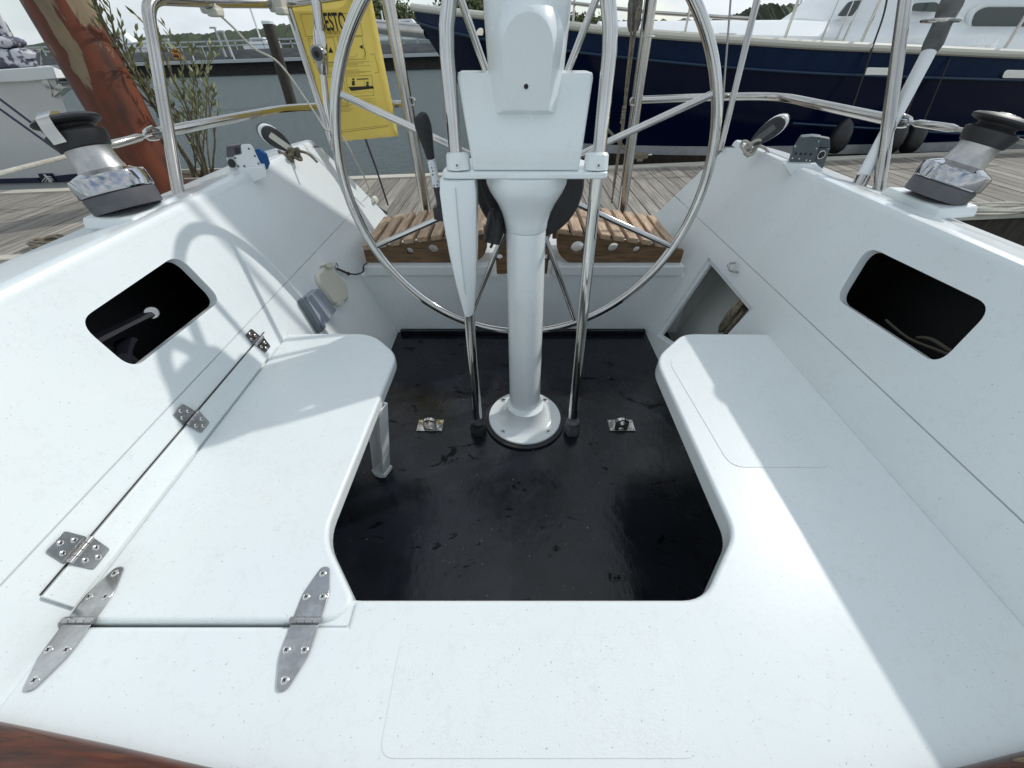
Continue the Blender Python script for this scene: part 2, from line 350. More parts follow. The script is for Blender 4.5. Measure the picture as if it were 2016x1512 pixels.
# side panels, below and above the seam
def yend(z): return 1.77 + (.69 - z) * .80 if z < .69 else 1.77
winL = [wyz(*p, -1) for p in ((349, 500), (436, 590), (261, 728), (152, 634))]
winR = [wyz(*p, 1) for p in ((1708, 484), (1957, 604), (1846, 719), (1645, 588))]
diaR = [wyz(*p, 1) for p in ((1395, 507), (1482, 607), (1380, 720), (1292, 660))]
ZS = .457
for s, nm in ((-1, 'left'), (1, 'right')):
    fr = lambda y, z, s=s: wp(y, z, s, 0); bk = lambda y, z, s=s: wp(y, z, s, -.022)
    mb = MB(); low = [(-.45, 0), (yend(0), 0), (yend(.25), .25), (yend(ZS), ZS), (-.45, ZS)]
    panel(mb, low, [diaR] if s > 0 else [], fr, bk)
    mb.build('side_panel', G, boat, smooth=False)
    mb = MB(); up = [(-.45, ZS + .0026), (yend(ZS + .0026), ZS + .0026), (yend(.69), .69), (1.70, .702), (-.45, .702)]
    w = rnd(winL if s < 0 else winR, [.035, .03, .03, .03], 7)
    panel(mb, up, [w], fr, bk)
    mb.build('coaming_panel', G, boat, smooth=False)
    mb = MB(); mb.prism([(-.45, ZS - .02), (1.9, ZS - .02), (1.85, ZS + .02), (-.45, ZS + .02)], lambda y, z, s=s: wp(y, z, s, -.018), lambda y, z, s=s: wp(y, z, s, -.0025))
    mb.build('seam_backing', M['seam'], boat, smooth=False)
    # crest, side deck and topsides as one loft
    sec = [(W0 + WS * .702, .702), (.8145, .7125), (.8195, .7192), (.828, .7215), (.86, .7150), (.90, .7065), (.955, .695), (1.0, .685), (1.06, .6715), (1.095, .662), (1.106, .652), (1.110, .62), (1.112, .5), (1.08, .1), (1.0, -.3), (.85, -.7)]
    mb = MB(); ys = [-.9, -.3, .3, .9, 1.4]
    rings = [[Vector((CX + s * w_, y, z)) for w_, z in sec] for y in ys]
    rings.append([Vector((CX + s * w_, yend(z) - (.035 if w_ < .83 and z > .7 else 0) , z)) for w_, z in sec])
    mb.bridge(rings, closed=False, cap=False)
    # aft end face
    inner = [wp(yend(z), z, s, 0) for z in (-.1, .1, .25, .4, .55, .69)]
    outer = [Vector((CX + s * 1.06, yend(z), min(z, .665))) for z in (-.1, .1, .25, .4, .55, .69)]
    for i in range(5): mb.face([inner[i], inner[i + 1], outer[i + 1], outer[i]])
    mb.face([inner[5]] + [Vector((CX + s * w_, 1.77 - (.035 if w_ < .83 else 0), z)) for w_, z in sec[:8]] + [outer[5]])
    mb.build('side_deck', G, boat, ang=32)
# compartments behind the windows (closed boxes, their inner shade painted black), and the aft locker
for s, y0, y1, z0, z1, m_, x0, x1 in ((-1, -.1, 1.15, .30, .69, 'dark', .80, 1.02), (1, -.1, 1.15, .30, .69, 'dark', .80, 1.02)):
    pass
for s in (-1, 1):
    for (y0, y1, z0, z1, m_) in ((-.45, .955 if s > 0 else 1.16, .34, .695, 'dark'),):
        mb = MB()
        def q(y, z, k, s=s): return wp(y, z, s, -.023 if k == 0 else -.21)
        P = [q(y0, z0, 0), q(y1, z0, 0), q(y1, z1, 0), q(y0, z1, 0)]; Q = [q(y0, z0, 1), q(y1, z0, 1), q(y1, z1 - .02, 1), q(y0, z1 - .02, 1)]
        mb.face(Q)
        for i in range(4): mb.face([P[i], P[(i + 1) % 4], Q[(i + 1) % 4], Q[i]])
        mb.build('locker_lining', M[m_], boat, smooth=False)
mb = MB()
y0, y1, z0, z1 = .965, 1.50, -.06, .44
P = [wp(y, z, 1, -.023) for y, z in ((y0, z0), (y1, z0), (y1, z1), (y0, z1))]; Q = [wp(y, z, 1, -.15) for y, z in ((y0, z0), (y1, z0), (y1, z1), (y0, z1))]
mb.face(Q)
for i in range(4): mb.face([P[i], P[(i + 1) % 4], Q[(i + 1) % 4], Q[i]])
mb.build('locker_lining', M['locker'], boat, smooth=False)
# rebate lip round the diamond opening
mb = MB(); c0 = Vector((sum(p[0] for p in diaR) / 4, sum(p[1] for p in diaR) / 4))
big = [tuple(Vector(p) + (Vector(p) - c0).normalized() * .004) for p in diaR]; sm = [tuple(Vector(p) - (Vector(p) - c0).normalized() * .022) for p in diaR]
panel(mb, big, [sm], lambda y, z: wp(y, z, 1, -.010), lambda y, z: wp(y, z, 1, -.0215)); mb.build('locker_rim', G, boat, smooth=False)

# benches and bridge deck
T = .37
# main moulding: bridge deck with the right bench
poly = [(-.654, -.45), (.744, -.45), (.744, .93), (.497, .932), (.384, .815), (.383, .325), (.292, .218), (-.238, .218), (-.238, .1825), (-.654, .1825)]
poly = rnd(poly, [0, 0, 0, .035, .05, .028, .034, 0, .0, 0], 6)
mb = MB(); mb.prism(poly, lambda x, y: Vector((x, y, T - .045)), lambda x, y: Vector((x, y, T)))
mb.build('right_bench_and_bridge_deck'.replace('right_bench_and_', ''), G, boat, bevel=.007, seg=4, label='white bridge deck running into the right-hand bench')
poly = [(-.652, .187), (-.262, .187), (-.236, .214), (-.322, .320), (-.310, .83), (-.405, .932), (-.652, .932)]
poly = rnd(poly, [0, .03, .035, .04, .04, .05, 0], 6)
mb = MB(); mb.prism(poly, lambda x, y: Vector((x, y, T - .032)), lambda x, y: Vector((x, y, T + .001)))
lid = mb.build('bench_lid', G, boat, bevel=.008, seg=3, label='white hinged left-hand bench')
mb = MB(); mb.box((-.44, .185, T - .05), (.42, .03, .03)); mb.build('seam_backing', M['rubber'], boat)
mb = MB(); mb.box((-.262, .201, T - .030), (.066, .036, .050)); mb.build('bridge_deck', G, boat, bevel=.003)
# hinged flange on the left side above the bench, standing proud of the side
mb = MB(); fp = rnd([(.205, .373), (.205, .414), (.845, .416), (.868, .373)], [0, .0, .012, 0])
mb.prism(fp, lambda y, z: wp(y, z, -1, .001), lambda y, z: wp(y, z, -1, .007)); mb.build('lid_flange', G, boat, bevel=.0012)
mb = MB(); mb.prism([(.208, .4145), (.208, .4165), (.866, .4185), (.868, .4165)], lambda y, z: wp(y, z, -1, .0002), lambda y, z: wp(y, z, -1, .0022)); mb.build('lid_gap', M['rubber'], boat)
mb = MB(); mb.prism([(-.40, .4145), (-.40, .4155), (.196, .4155), (.196, .4145)], lambda y, z: wp(y, z, -1, .0002), lambda y, z: wp(y, z, -1, .0004))
mb.bm.free()
# forward face of the well and hidden hull parts
mb = MB(); mb.box((.03, .12, .16), (1.3, .03, .32)); mb.build('well_front', G, boat)
mb = MB(); mb.box((.045, -.46, .30), (2.0, .03, .80)); mb.build('cabin_bulkhead', G, boat)
mb = MB(); mb.box((.045, .6, -.25), (2.0, 2.9, .02)); mb.build('bilge', M['dark'], boat)
# non-skid patches (thin textured sheets bonded to the deck)
def patch(pts, z, r=.03):
    mb = MB(); mb.face([Vector((x, y, z + .0003)) for x, y in rnd(pts, r)]); mb.build('nonskid_patch', M['grit'], boat)
patch([(at(745, 1495, Z=T).x, .045), (at(1380, 1495, Z=T).x, .045), (at(1335, 1255, Z=T).x, .172), (at(790, 1255, Z=T).x, .172)], T + .0002, .018)
patch([(.435, .46), (.64, .46), (.64, .90), (.52, .90), (.415, .80)], T + .0005)
# aft bulkhead, ledge, seat plinth, transom
mb = MB(); mb.box((.05, 1.50, .1395), (1.42, .032, .283)); mb.build('aft_bulkhead', G, boat, bevel=.006)
mb = MB(); mb.prism([(-.66, 1.487), (.75, 1.487), (.78, 2.03), (-.69, 2.03)], lambda x, y: Vector((x, y, .262)), lambda x, y: Vector((x, y, .2855 + (y - 1.487) * .02))); mb.build('aft_deck', G, boat, bevel=.006)
mb = MB()
for x0, x1 in ((-.603, -.085), (.165, .700)): mb.box(((x0 + x1) / 2, 1.505, .305), (x1 - x0, .06, .040))
mb.build('seat_plinth', G, boat, bevel=.003)
mb = MB(); mb.box((.045, 2.03, -.05), (2.05, .04, .66)); mb.build('transom', G, boat, bevel=.01)
# folding leg under the left bench
mb = MB(); a0 = Vector((-.405, .715, .0)); a1 = Vector((-.33, .665, .34)); d = a1 - a0
ex = Vector((.93, -.36, 0)).normalized(); ey = Vector((.36, .93, 0)).normalized()
for off, wd, dp in ((-.018, .004, .035), (.018, .004, .035)):
    mb.bridge([[p + ex * (off + i * wd / 2) + ey * (j * dp / 2) for i, j in ((-1, -1), (1, -1), (1, 1), (-1, 1))] for p in (a0 + Vector((0, 0, .012)), a1)])
mb.bridge([[p + ex * (i * .018) + ey * (.015 + j * .003) for i, j in ((-1, -1), (1, -1), (1, 1), (-1, 1))] for p in (a0 + Vector((0, 0, .012)), a1)])
mb.bridge([[a0 + ex * (i * .024) + ey * (j * .024) + Vector((0, 0, z)) for i, j in ((-1, -.7), (-.4, -1), (.4, -1), (1, -.7), (1, .9), (-1, .9))] for z in (.001, .016)])
mb.build('bench_leg', M['paintw'], boat, bevel=.0015)

# screws and hinges
def screw_into(mb, c, n, r=.0042, mi=1):
    c = Vector(c); n = Vector(n).normalized(); u = n.orthogonal().normalized(); v = n.cross(u)
    mb.lathe([(r * 1.25, -.0002), (r * 1.25, .0004), (r, .0012), (r * .55, .0016), (.0001, .0016)], 14, c, n, mi=mi)
    for a, b in ((u, v), (v, u)):
        mb.bridge([[c + n * z + a * (i * r * .62) + b * (j * r * .16) for i, j in ((-1, -1), (1, -1), (1, 1), (-1, 1))] for z in (.0012, .0019)], mi=2)
def butt_hinge(y, size=1.0, lab=None):
    s_ = -1; e1 = Vector((0, 1, 0)); e2 = (wp(0, 1, s_) - wp(0, 0, s_)).normalized(); n = Vector((1, 0, WS)).normalized()
    o = wp(y, .4160, s_, .0075); k = size
    h = MB()
    for sg, off in ((1, -.0068), (-1, 0)):
        pl = rnd([(-.021 * k, .002 * k), (.021 * k, .002 * k), (.016 * k, .033 * k), (-.016 * k, .033 * k)], .004 * k, 3)
        h.prism(pl, lambda a, b: o + e1 * a + e2 * (b * sg) + n * off, lambda a, b: o + e1 * a + e2 * (b * sg) + n * (off + .0018))
    for i in range(4):
        a = -.020 * k + i * .0102 * k
        h.tube([o + e1 * a + n * .0015, o + e1 * (a + .0096 * k) + n * .0015], .0038 * k, 14)
    g = h.build('hinge', M['hinge'], boat, bevel=.0004)
    for sg, off in ((1, -.005), (-1, .0018)):
        for a, b in ((-.010, .014), (.010, .014), (0, .026)):
            sm_ = MB(); screw_into(sm_, o + e1 * a * k + e2 * (b * k * sg) + n * off, n, .0036 * k, 0)
            sm_.build('screw', [M['screw'], M['screw'], M['dark']], g)
for (u, v, k) in ((150, 1084, 1.0), (370, 822, .95), (502, 669, .95)):
    butt_hinge(wyz(u, v, -1)[0], k)
def strap_hinge(x):
    z = T + .0012; h = MB(); y0 = .1865
    for sg in (1, -1):
        pl = rnd([(-.0205, .003), (.0205, .003), (.0200, .040), (.0065, .079), (-.0065, .079), (-.0200, .040)], [.001, .001, .008, .007, .007, .008], 4)
        h.prism(pl, lambda a, b: Vector((x + a, y0 + sg * b, z)), lambda a, b: Vector((x + a, y0 + sg * b, z + .0022)))
    for i in range(4):
        a = x - .0225 + i * .0113
        h.tube([Vector((a, y0 + .002, z + .0035)), Vector((a + .0108, y0 + .002, z + .0035))], .0045, 14)
    g = h.build('strap_hinge', M['hinge'], boat, bevel=.0006)
    for sg in (1, -1):
        for a, b in ((-.0125, .034), (.0125, .034), (0, .068)):
            sm_ = MB(); screw_into(sm_, Vector((x + a, y0 + sg * b, z + .0022)), (0, 0, 1), .0042, 0)
            sm_.build('screw', [M['screw'], M['screw'], M['dark']], g)
strap_hinge(-.628); strap_hinge(-.299)

# pad eyes on the sole
for X_ in (-.285, .381):
    mb = MB(); y_ = .905
    mb.box((X_, y_, .0025), (.088, .052, .004))
    out = [(X_ - .024, .003), (X_ - .024, .018)] + [(X_ - .024 * math.cos(i * PI / 12), .018 + .019 * math.sin(i * PI / 12)) for i in range(1, 12)] + [(X_ + .024, .018), (X_ + .024, .003)]
    hl = [(X_ + .0095 * math.cos(i * PI / 8), .021 + .0095 * math.sin(i * PI / 8)) for i in range(16)]
    panel(mb, out, [hl], lambda x, z: Vector((x, y_ - .006, z)), lambda x, z: Vector((x, y_ + .006, z)))
    g = mb.build('pad_eye', M['chrome'], boat, bevel=.0008)
    for i in (-1, 1):
        for j in (-1, 1):
            sm_ = MB(); sm_.lathe([(.005, 0), (.005, .0015), (.003, .0035), (.0001, .004)], 12, (X_ + i * .036, y_ + j * .018, .0045)); sm_.build('bolt', M['screw'], g)

# varnished companionway rim at the bottom of the picture
rim = thing('companionway_rim', 'worn varnished wooden rim of the companionway, curving across the foot of the photo', 'wooden rim', (.03, .0, T))
pts = [at(-260, 1368, Z=T), at(0, 1420, Z=T), at(220, 1466, Z=T), at(440, 1516, Z=T), at(760, 1580, Z=T), at(1150, 1605, Z=T), at(1560, 1578, Z=T), at(1870, 1514, Z=T), at(2016, 1478, Z=T), at(2300, 1412, Z=T)]
pts = spline(pts, 6)
prof = [(-.0, .000), (.001, .014), (.006, .021), (.013, .023), (.024, .021), (.034, .018), (.060, .012), (.060, 0)]
mb = MB(); rings = []
for i, p in enumerate(pts):
    t = (pts[min(i + 1, len(pts) - 1)] - pts[max(i - 1, 0)]).normalized(); nrm = Vector((t.y, -t.x, 0))
    if nrm.y > 0: nrm = -nrm
    rings.append([p + nrm * a + Vector((0, 0, b + .001)) for a, b in prof])
mb.bridge(rings); mb.build('rail_strip', M['varn'], rim, ang=60)

# things let into or fixed on the left-hand side
def on_wall(name, pix, th, m, s, parent=None, r=.006, inset=0, bevel=.004, base=0.001, **tg):
    pl = [wyz(*p, s) for p in pix]; c = Vector((sum(p[0] for p in pl) / len(pl), sum(p[1] for p in pl) / len(pl)))
    sh = lambda p, k: tuple(c + (Vector(p) - c) * k)
    a = rnd(pl, r); mb = MB(); k = 1 - inset
    mb.prism(a, lambda y, z: wp(y, z, s, base), lambda y, z: wp(*(sh((y, z), k)), s, base + th))
    return mb.build(name, m, parent, bevel=bevel, **tg)
sp = thing('speaker', 'grey wedge-shaped cockpit loudspeaker on the left side behind the bench', 'speaker', tuple(wp(1.16, .36, -1)))
on_wall('housing', [(588, 590), (613, 570), (652, 615), (624, 651)], .026, M['speaker'], -1, sp, .004, .05, .004)
on_wall('grille', [(584, 593), (591, 587), (631, 647), (623, 657)], .021, M['spface'], -1, sp, .002, .0, .001, base=.002)
cv = thing('socket_cover', 'cream oval plastic cover beside the grey loudspeaker', 'socket cover', tuple(wp(1.3, .4, -1)))
on_wall('lid', [(617, 541), (634, 523), (650, 524), (680, 563), (684, 590), (664, 604), (652, 600), (622, 560)], .013, M['cream'], -1, cv, .012, .10, .004)
on_wall('clip', [(629, 524), (640, 519), (648, 524), (638, 532)], .022, M['cream'], -1, cv, .002, .0, .002)
on_wall('clip', [(656, 592), (668, 588), (668, 598), (660, 604)], .021, M['cream'], -1, cv, .002, .0, .002)
sh = thing('shackle', 'steel ring and pin shackle with a dark cord by the cream cover', 'shackle', tuple(at(657, 527, Y=1.5)))
ya, za = wyz(657, 527, -1); pA = wp(ya, za, -1, .012)
mb = MB(); mb.tube([pA + Vector((.0, math.cos(i * PI / 6) * .012, math.sin(i * PI / 6) * .012)) for i in range(12)], .0025, 8, loop=True); mb.build('ring', M['steel'], sh)
yb, zb = wyz(680, 541, -1); pB = wp(yb, zb, -1, .014)
mb = MB(); mb.tube([pA + Vector((0, 0, -.008)), pB], .0045, 8); mb.ball(pB, .007, 10, 6); mb.build('pin', M['cordk'], sh)
mb = MB(); mb.tube([pB, wp(*wyz(693, 543, -1), -1, .02), wp(*wyz(706, 538, -1), -1, .02), at(716, 524, Y=1.46), at(722, 518, Y=1.50)], .0028, 8, smooth=5); mb.build('cord', M['cordk'], sh)
ysR, zsR = wyz(1452, 527, 1)
ush = thing('deck_eye', 'small steel eye on the right side above the triangular locker', 'deck eye', tuple(wp(ysR, zsR, 1)))
mb = MB(); cR = wp(ysR, zsR, 1, .004)
mb.tube([cR + Vector((0, .018, .008)), cR + Vector((-.022, .014, .006)), cR + Vector((-.026, 0, 0)), cR + Vector((-.022, -.014, -.006)), cR + Vector((0, -.018, -.008))], .004, 8, smooth=4)
mb.build('bow', M['steel'], ush)

# winch handles lying in the left locker, rope in the right aft locker
def handle(p0, p1, lab, r=.010):
    t = thing('winch_crank', lab, 'winch handle', tuple(p0), 'winch handles in the left locker')
    d = (p1 - p0).normalized(); sd_ = d.cross(Vector((0, 0, 1))).normalized(); up = sd_.cross(d)
    mb = MB(); rings = []
    for k, w in ((0, .4), (.05, .9), (.4, .8), (.8, 1.0), (.95, 1.25), (1, .7)):
        q = p0.lerp(p1, k); rings.append([q + sd_ * (r * w * 1.3 * math.cos(a * PI / 4)) + up * (r * .7 * w * math.sin(a * PI / 4)) for a in range(8)])
    mb.bridge(rings); mb.build('arm', M['arm'], t)
    mb = MB(); mb.lathe([(.001, -.004), (r * .95, -.003), (r * 1.0, .003), (r * .9, .005), (.001, .005)], 24, p0 + (EYE - p0).normalized() * .008, (EYE - p0)); mb.build('head', M['drum'] if 'longer' in lab else M['arm'], t)
def inl(u, v, off): y, z = wyz(u, v, -1); return wp(y, z, -1, off)
handle(inl(333, 603, -.05), inl(205, 668, -.06), 'dark winch handle with bright round end, the longer one in the left locker window', .013)
handle(inl(268, 700, -.035), inl(312, 650, -.09), 'black winch handle pointing away, lower one in the left locker window', .013)
rp = MB(); base = wp(1.30, .10, 1, -.10)
rope = thing('rope_coil', 'bundled tan rope lying inside the triangular locker on the right', 'rope', tuple(base), None)
cc = inl(1, 1, 0)
y_, z_ = wyz(1450, 612, 1); cc = at(1446, 622, t=1.35)
for k in range(7):
    o_ = Vector((random.uniform(-.015, .015), random.uniform(-.02, .02), random.uniform(-.015, .015)))
    rp.tube([cc + o_ + Vector((math.cos(a * PI / 5) * (.02 + .004 * k), math.cos(a * PI / 5 + .5) * .045, math.sin(a * PI / 5) * (.045 + .006 * k))) for a in range(10)], .008, 8, smooth=3, loop=True)
rp.build('coil', M['rope'], rope)

def inr(u, v, off): y, z = wyz(u, v, 1); return wp(y, z, 1, off)
mb = MB(); mb.tube([inr(1712, 618, -.05), inr(1760, 655, -.04), inr(1810, 676, -.045), inr(1872, 700, -.04)], .0028, 6, smooth=4); mb.tube([inr(1765, 650, -.06), inr(1800, 655, -.05), inr(1850, 688, -.05)], .0035, 6, smooth=4)
mb.build('stowed_cord', M['cordb'], None, label='thin cords lying in the bottom of the right rounded locker opening', category='cord')
# ------------------------------------------------------------------ steering pedestal
LY = .16; LX = -.012
def ax(x, y, z): return Vector((x + LX * z, y + LY * z, z))     # pedestal leans slightly aft
ped = thing('steering_pedestal', 'white steering pedestal on a round flange with a stainless guard hoop', 'steering pedestal', (.045, .938, 0))
PW = M['pod']; axis = Vector((LX, LY, 1)).normalized()
mb = MB(); mb.lathe([(.139, .000), (.140, .008), (.132, .010), (.001, .010)], 56, (.045, .938, .0005)); mb.build('gasket', M['rubber'], ped)
mb = MB(); mb.lathe([(.125, .010), (.127, .014), (.125, .018), (.098, .0195), (.088, .024), (.074, .040), (.066, .060), (.062, .076), (.057, .078), (.057, .078)], 64, (.045, .938, .0)); fl = mb.build('flange', PW, ped)
for i in range(4):
    a = PI / 4 + i * PI / 2; mb = MB(); screw_into(mb, (.045 + .108 * math.cos(a), .938 + .108 * math.sin(a), .0192), (0, 0, 1), .0075, 0); mb.build('bolt', [M['screw'], M['screw'], M['dark']], fl)
def lean_lathe(prof, n=56, x=.045, y=.938, sy=1.0):
    m_ = MB(); m_.bridge([[ax(x, y, z) + Vector((r * math.cos(2 * PI * j / n), r * sy * math.sin(2 * PI * j / n), 0)) for j in range(n)] for r, z in prof]); return m_
lean_lathe([(.0515, .070), (.0525, .3), (.0530, .632)]).build('column', PW, ped)
lean_lathe([(.0535, .633), (.0548, .636), (.057, .652), (.064, .675), (.077, .700), (.092, .722), (.101, .742), (.102, .766)]).build('bell', PW, ped)
# platform with collars
mb = MB(); pl = rnd([(-.162, .972), (.222, .972), (.222, 1.03), (.15, 1.16), (-.09, 1.16), (-.162, 1.03)], .022, 6)
mb.prism(pl, lambda x, y: Vector((x, y, .766)), lambda x, y: Vector((x, y, .780))); plat = mb.build('platform', PW, ped, bevel=.004, seg=3)
tubes = {}
for x0 in (-.115, .205):
    q = ax(x0, .879, .782)
    mb = MB(); mb.lathe([(.028, 0), (.027, .030), (.023, .035), (.017, .036)], 32, q - Vector((0, 0, .003)), axis); co = mb.build('collar', PW, plat)
    mb = MB(); screw_into(mb, q + Vector((.0, -.0275, .012)), (0, -1, .1), .005, 0); mb.build('screw', [M['pod'], M['pod'], M['dark']], plat)
    mb = MB(); mb.lathe([(.027, 0), (.028, .024), (.024, .036), (.021, .042)], 6, (x0, .879, .001)); mb.lathe([(.0225, .036), (.0225, .054), (.018, .058)], 24, (x0, .879, .001)); mb.build('foot', M['plastic'] if x0 < 0 else M['greypl'], ped)
hp = [ax(-.115, .879, .02), ax(-.117, .879, .5), ax(-.121, .879, .97)]
for i in range(0, 17):
    a = PI - i * PI / 16; hp.append(ax(.045 + .166 * math.cos(a), .879, .985 + .205 * math.sin(a)))
hp += [ax(.211, .879, .97), ax(.207, .879, .5), ax(.205, .879, .02)]
mb = MB(); mb.tube(hp, .0152, 20); mb.build('guard_hoop', M['chrome'], ped)
# instrument pod
mb = MB()
def podring(z, x0, x1, yf, yb, r=.016):
    return [Vector((x, y, z)) for x, y in rnd([(x0, yf), (x1, yf), (x1, yb), (x0, yb)], r, 4)]
mb.bridge([podring(.781, -.0895, .1535, .990, 1.135, .006), podring(.785, -.0905, .1545, .987, 1.138, .010), podring(.826, -.0955, .1585, .987, 1.138, .010), podring(.946, -.1165, .1715, 1.026, 1.135, .012), podring(.954, -.114, .169, 1.031, 1.130, .010)])
pod = mb.build('instrument_pod', PW, ped, ang=40)
mb = MB(); mb.box((.031, 1.062, .7805), (.225, .140, .004)); mb.build('pod_seal', M['rubber'], ped)
# compass hood: a rounded upright body with a proud arched front
def hood(z, w, yf, yb):
    n = 40; out = []
    for j in range(n):
        a = 2 * PI * j / n; ca, sa = math.cos(a), math.sin(a); e = .62
        out.append(Vector((.030 + w * math.copysign(abs(ca) ** e, ca), (yf + yb) / 2 + (yb - yf) / 2 * math.copysign(abs(sa) ** e, sa), z)))
    return out
mb = MB(); mb.bridge([hood(.93, .081, 1.018, 1.150), hood(.98, .083, 1.010, 1.155), hood(1.04, .086, .996, 1.162), hood(1.09, .086, .988, 1.166), hood(1.108, .080, .992, 1.158), hood(1.121, .064, 1.002, 1.148), hood(1.129, .05, 1.02, 1.13), hood(1.132, .03, 1.045, 1.11)])
mb.build('compass_hood', PW, ped, ang=80)
# arched front cover
def arch(k, z0, z1, w, yb0, yt, n=16):
    pts = [(-w, z0)] + [(w * math.cos(PI - i * PI / n), z1 - w * 1.05 + w * 1.05 * math.sin(PI - i * PI / n)) for i in range(n + 1)] + [(w, z0)]
    return [Vector((.030 + x, yb0 + (yt - yb0) * (z - z0) / (z1 - z0), z)) for x, z in pts]
mb = MB(); mb.bridge([arch(0, .882, 1.088, .078, 1.045, 1.03), arch(0, .886, 1.074, .066, 1.010, .996), arch(0, .893, 1.050, .0500, .988, .962), arch(0, .895, 1.043, .0480, .986, .9585)], cap=True)
mb.build('compass_cover', PW, ped, ang=28)
mb = MB(); mb.lathe([(.0045, 0), (.0045, .0015), (.0001, .0015)], 16, (.0285, .9785, .935), (0, -1, .15)); mb.build('plug', M['dark'], ped)
# tapered white cover round the left tube
def shell(z, x0, x1, yf, yb):
    return [ax(x, y, z) for x, y in rnd([(x0, yf), ((x0 + x1) / 2 - .002, yf - .010), (x1, yf + .006), (x1, yb), (x0, yb)], .010, 3)]
mb = MB(); mb.bridge([shell(.43, -.128, -.103, .862, .896), shell(.445, -.131, -.100, .858, .900), shell(.52, -.143, -.090, .850, .912), shell(.60, -.152, -.083, .842, .92), shell(.68, -.158, -.078, .838, .925), shell(.74, -.160, -.075, .838, .925), shell(.765, -.157, -.077, .842, .92)])
mb.build('tube_cover', PW, ped, ang=25)
mb = MB(); mb.tube([ax(-.1205, .8368, z) for z in (.45, .6, .75)], .0006, 5); mb.bm.free()
mb = MB()
for z0_, z1_ in ((.45, .52), (.52, .60), (.60, .68), (.68, .755)):
    f = lambda z: {.45: (-.117, .8585), .52: (-.1185, .8395), .60: (-.1195, .8315), .68: (-.120, .8275), .755: (-.1195, .8275)}[z]
    mb.tube([ax(f(z0_)[0], f(z0_)[1], z0_), ax(f(z1_)[0], f(z1_)[1], z1_)], .0009, 5)
mb.build('cover_joint', M['seam'], ped)
# steering wheel
wc = Vector((.036, 1.20, .7126)); R = .514
whl = thing('helm', 'large stainless steering wheel with eight spokes behind the white pedestal', 'steering wheel', tuple(wc))
mb = MB(); mb.tube([wc + R * Vector((math.cos(2 * PI * i / 128), 0, math.sin(2 * PI * i / 128))) for i in range(128)], .0135, 16, loop=True); mb.build('rim', M['chrome'], whl)
for k in range(8):
    a = math.radians(22.5 + 45 * k); d = Vector((math.cos(a), 0, math.sin(a)))
    mb = MB(); mb.tube([wc + d * .02 + Vector((0, -.012, 0)), wc + d * (R - .012)], .0085, 12); mb.build('spoke', M['chrome'], whl)
mb = MB(); mb.lathe([(.03, -.03), (.034, -.02), (.034, .02), (.026, .03), (.001, .032)], 28, wc, (0, 1, 0)); mb.lathe([(.018, 0), (.018, .14)], 16, wc, (0, -1, 0)); mb.build('hub', M['steel'], whl)
mb = MB(); mb.lathe([(.001, -.01), (.145, -.01), (.150, -.004), (.150, .004), (.145, .010), (.001, .010)], 56, wc + Vector((.012, -.045, -.005)), (0, 1, 0)); mb.build('brake_disc', M['rubber'], ped, label='dark round disc behind the bell of the pedestal')
# black cylindrical horn hanging beside the column
hb = thing('horn', 'black cylindrical plug housing hanging with its cable beside the white column', 'plug housing', tuple(at(976, 450, Y=1.06)))
p0 = at(981, 415, Y=1.07); p1 = at(968, 478, Y=1.03)
mb = MB(); mb.tube([p0, p0.lerp(p1, .15), p0.lerp(p1, .7), p1], [.020, .0255, .0255, .022], 20); mb.build('barrel', M['rubber'], hb, ang=60)
mb = MB(); mb.tube([at(948, 352, Y=1.06), at(958, 395, Y=1.045), at(972, 430, Y=1.03), at(972, 470, Y=1.012), at(966, 487, Y=1.02)], .0035, 8, smooth=5); mb.build('cable', M['cordk'], hb)
# throttle lever
lv = thing('throttle_lever', 'black rubber-gripped lever with a dotted white sleeve left of the pedestal', 'lever', tuple(at(868, 430, Y=1.06)))
q = [at(829, 232, Y=1.02), at(838, 268, Y=1.025), at(848, 312, Y=1.03)]
mb = MB(); mb.tube([at(825, 223, Y=1.02), at(828, 228, Y=1.02), q[0], q[0].lerp(q[1], .5), q[1], q[1].lerp(q[2], .6), q[2]], [.006, .014, .0175, .0185, .0165, .0115, .0095], 18, smooth=3); mb.build('grip', M['lever'], lv, ang=70)
m = bpy.data.materials.new('dotted_sleeve'); m.use_nodes = True; n = m.node_tree.nodes; l = m.node_tree.links
t = n.new('ShaderNodeTexCoord'); vv = n.new('ShaderNodeTexVoronoi'); vv.inputs['Scale'].default_value = 130; vv.inputs['Randomness'].default_value = .35; l.new(t.outputs['Object'], vv.inputs[0])
rr = n.new('ShaderNodeValToRGB'); rr.color_ramp.elements[0].position = .25; rr.color_ramp.elements[1].position = .30; rr.color_ramp.elements[0].color = (.02, .02, .02, 1); rr.color_ramp.elements[1].color = (.66, .68, .70, 1)
l.new(vv.outputs[0], rr.inputs[0]); l.new(rr.outputs[0], n['Principled BSDF'].inputs['Base Color']); M['dots'] = m
mb = MB(); mb.tube([q[2], at(860, 366, Y=1.04)], .0095, 16); mb.build('sleeve', M['dots'], lv)
mb = MB(); mb.tube([at(860, 366, Y=1.04), at(868, 395, Y=1.05), at(872, 432, Y=1.06)], [.010, .012, .012], 16); mb.box(at(864, 418, Y=1.055), (.024, .03, .03)); mb.build('shaft', M['rubber'], lv, bevel=.002)

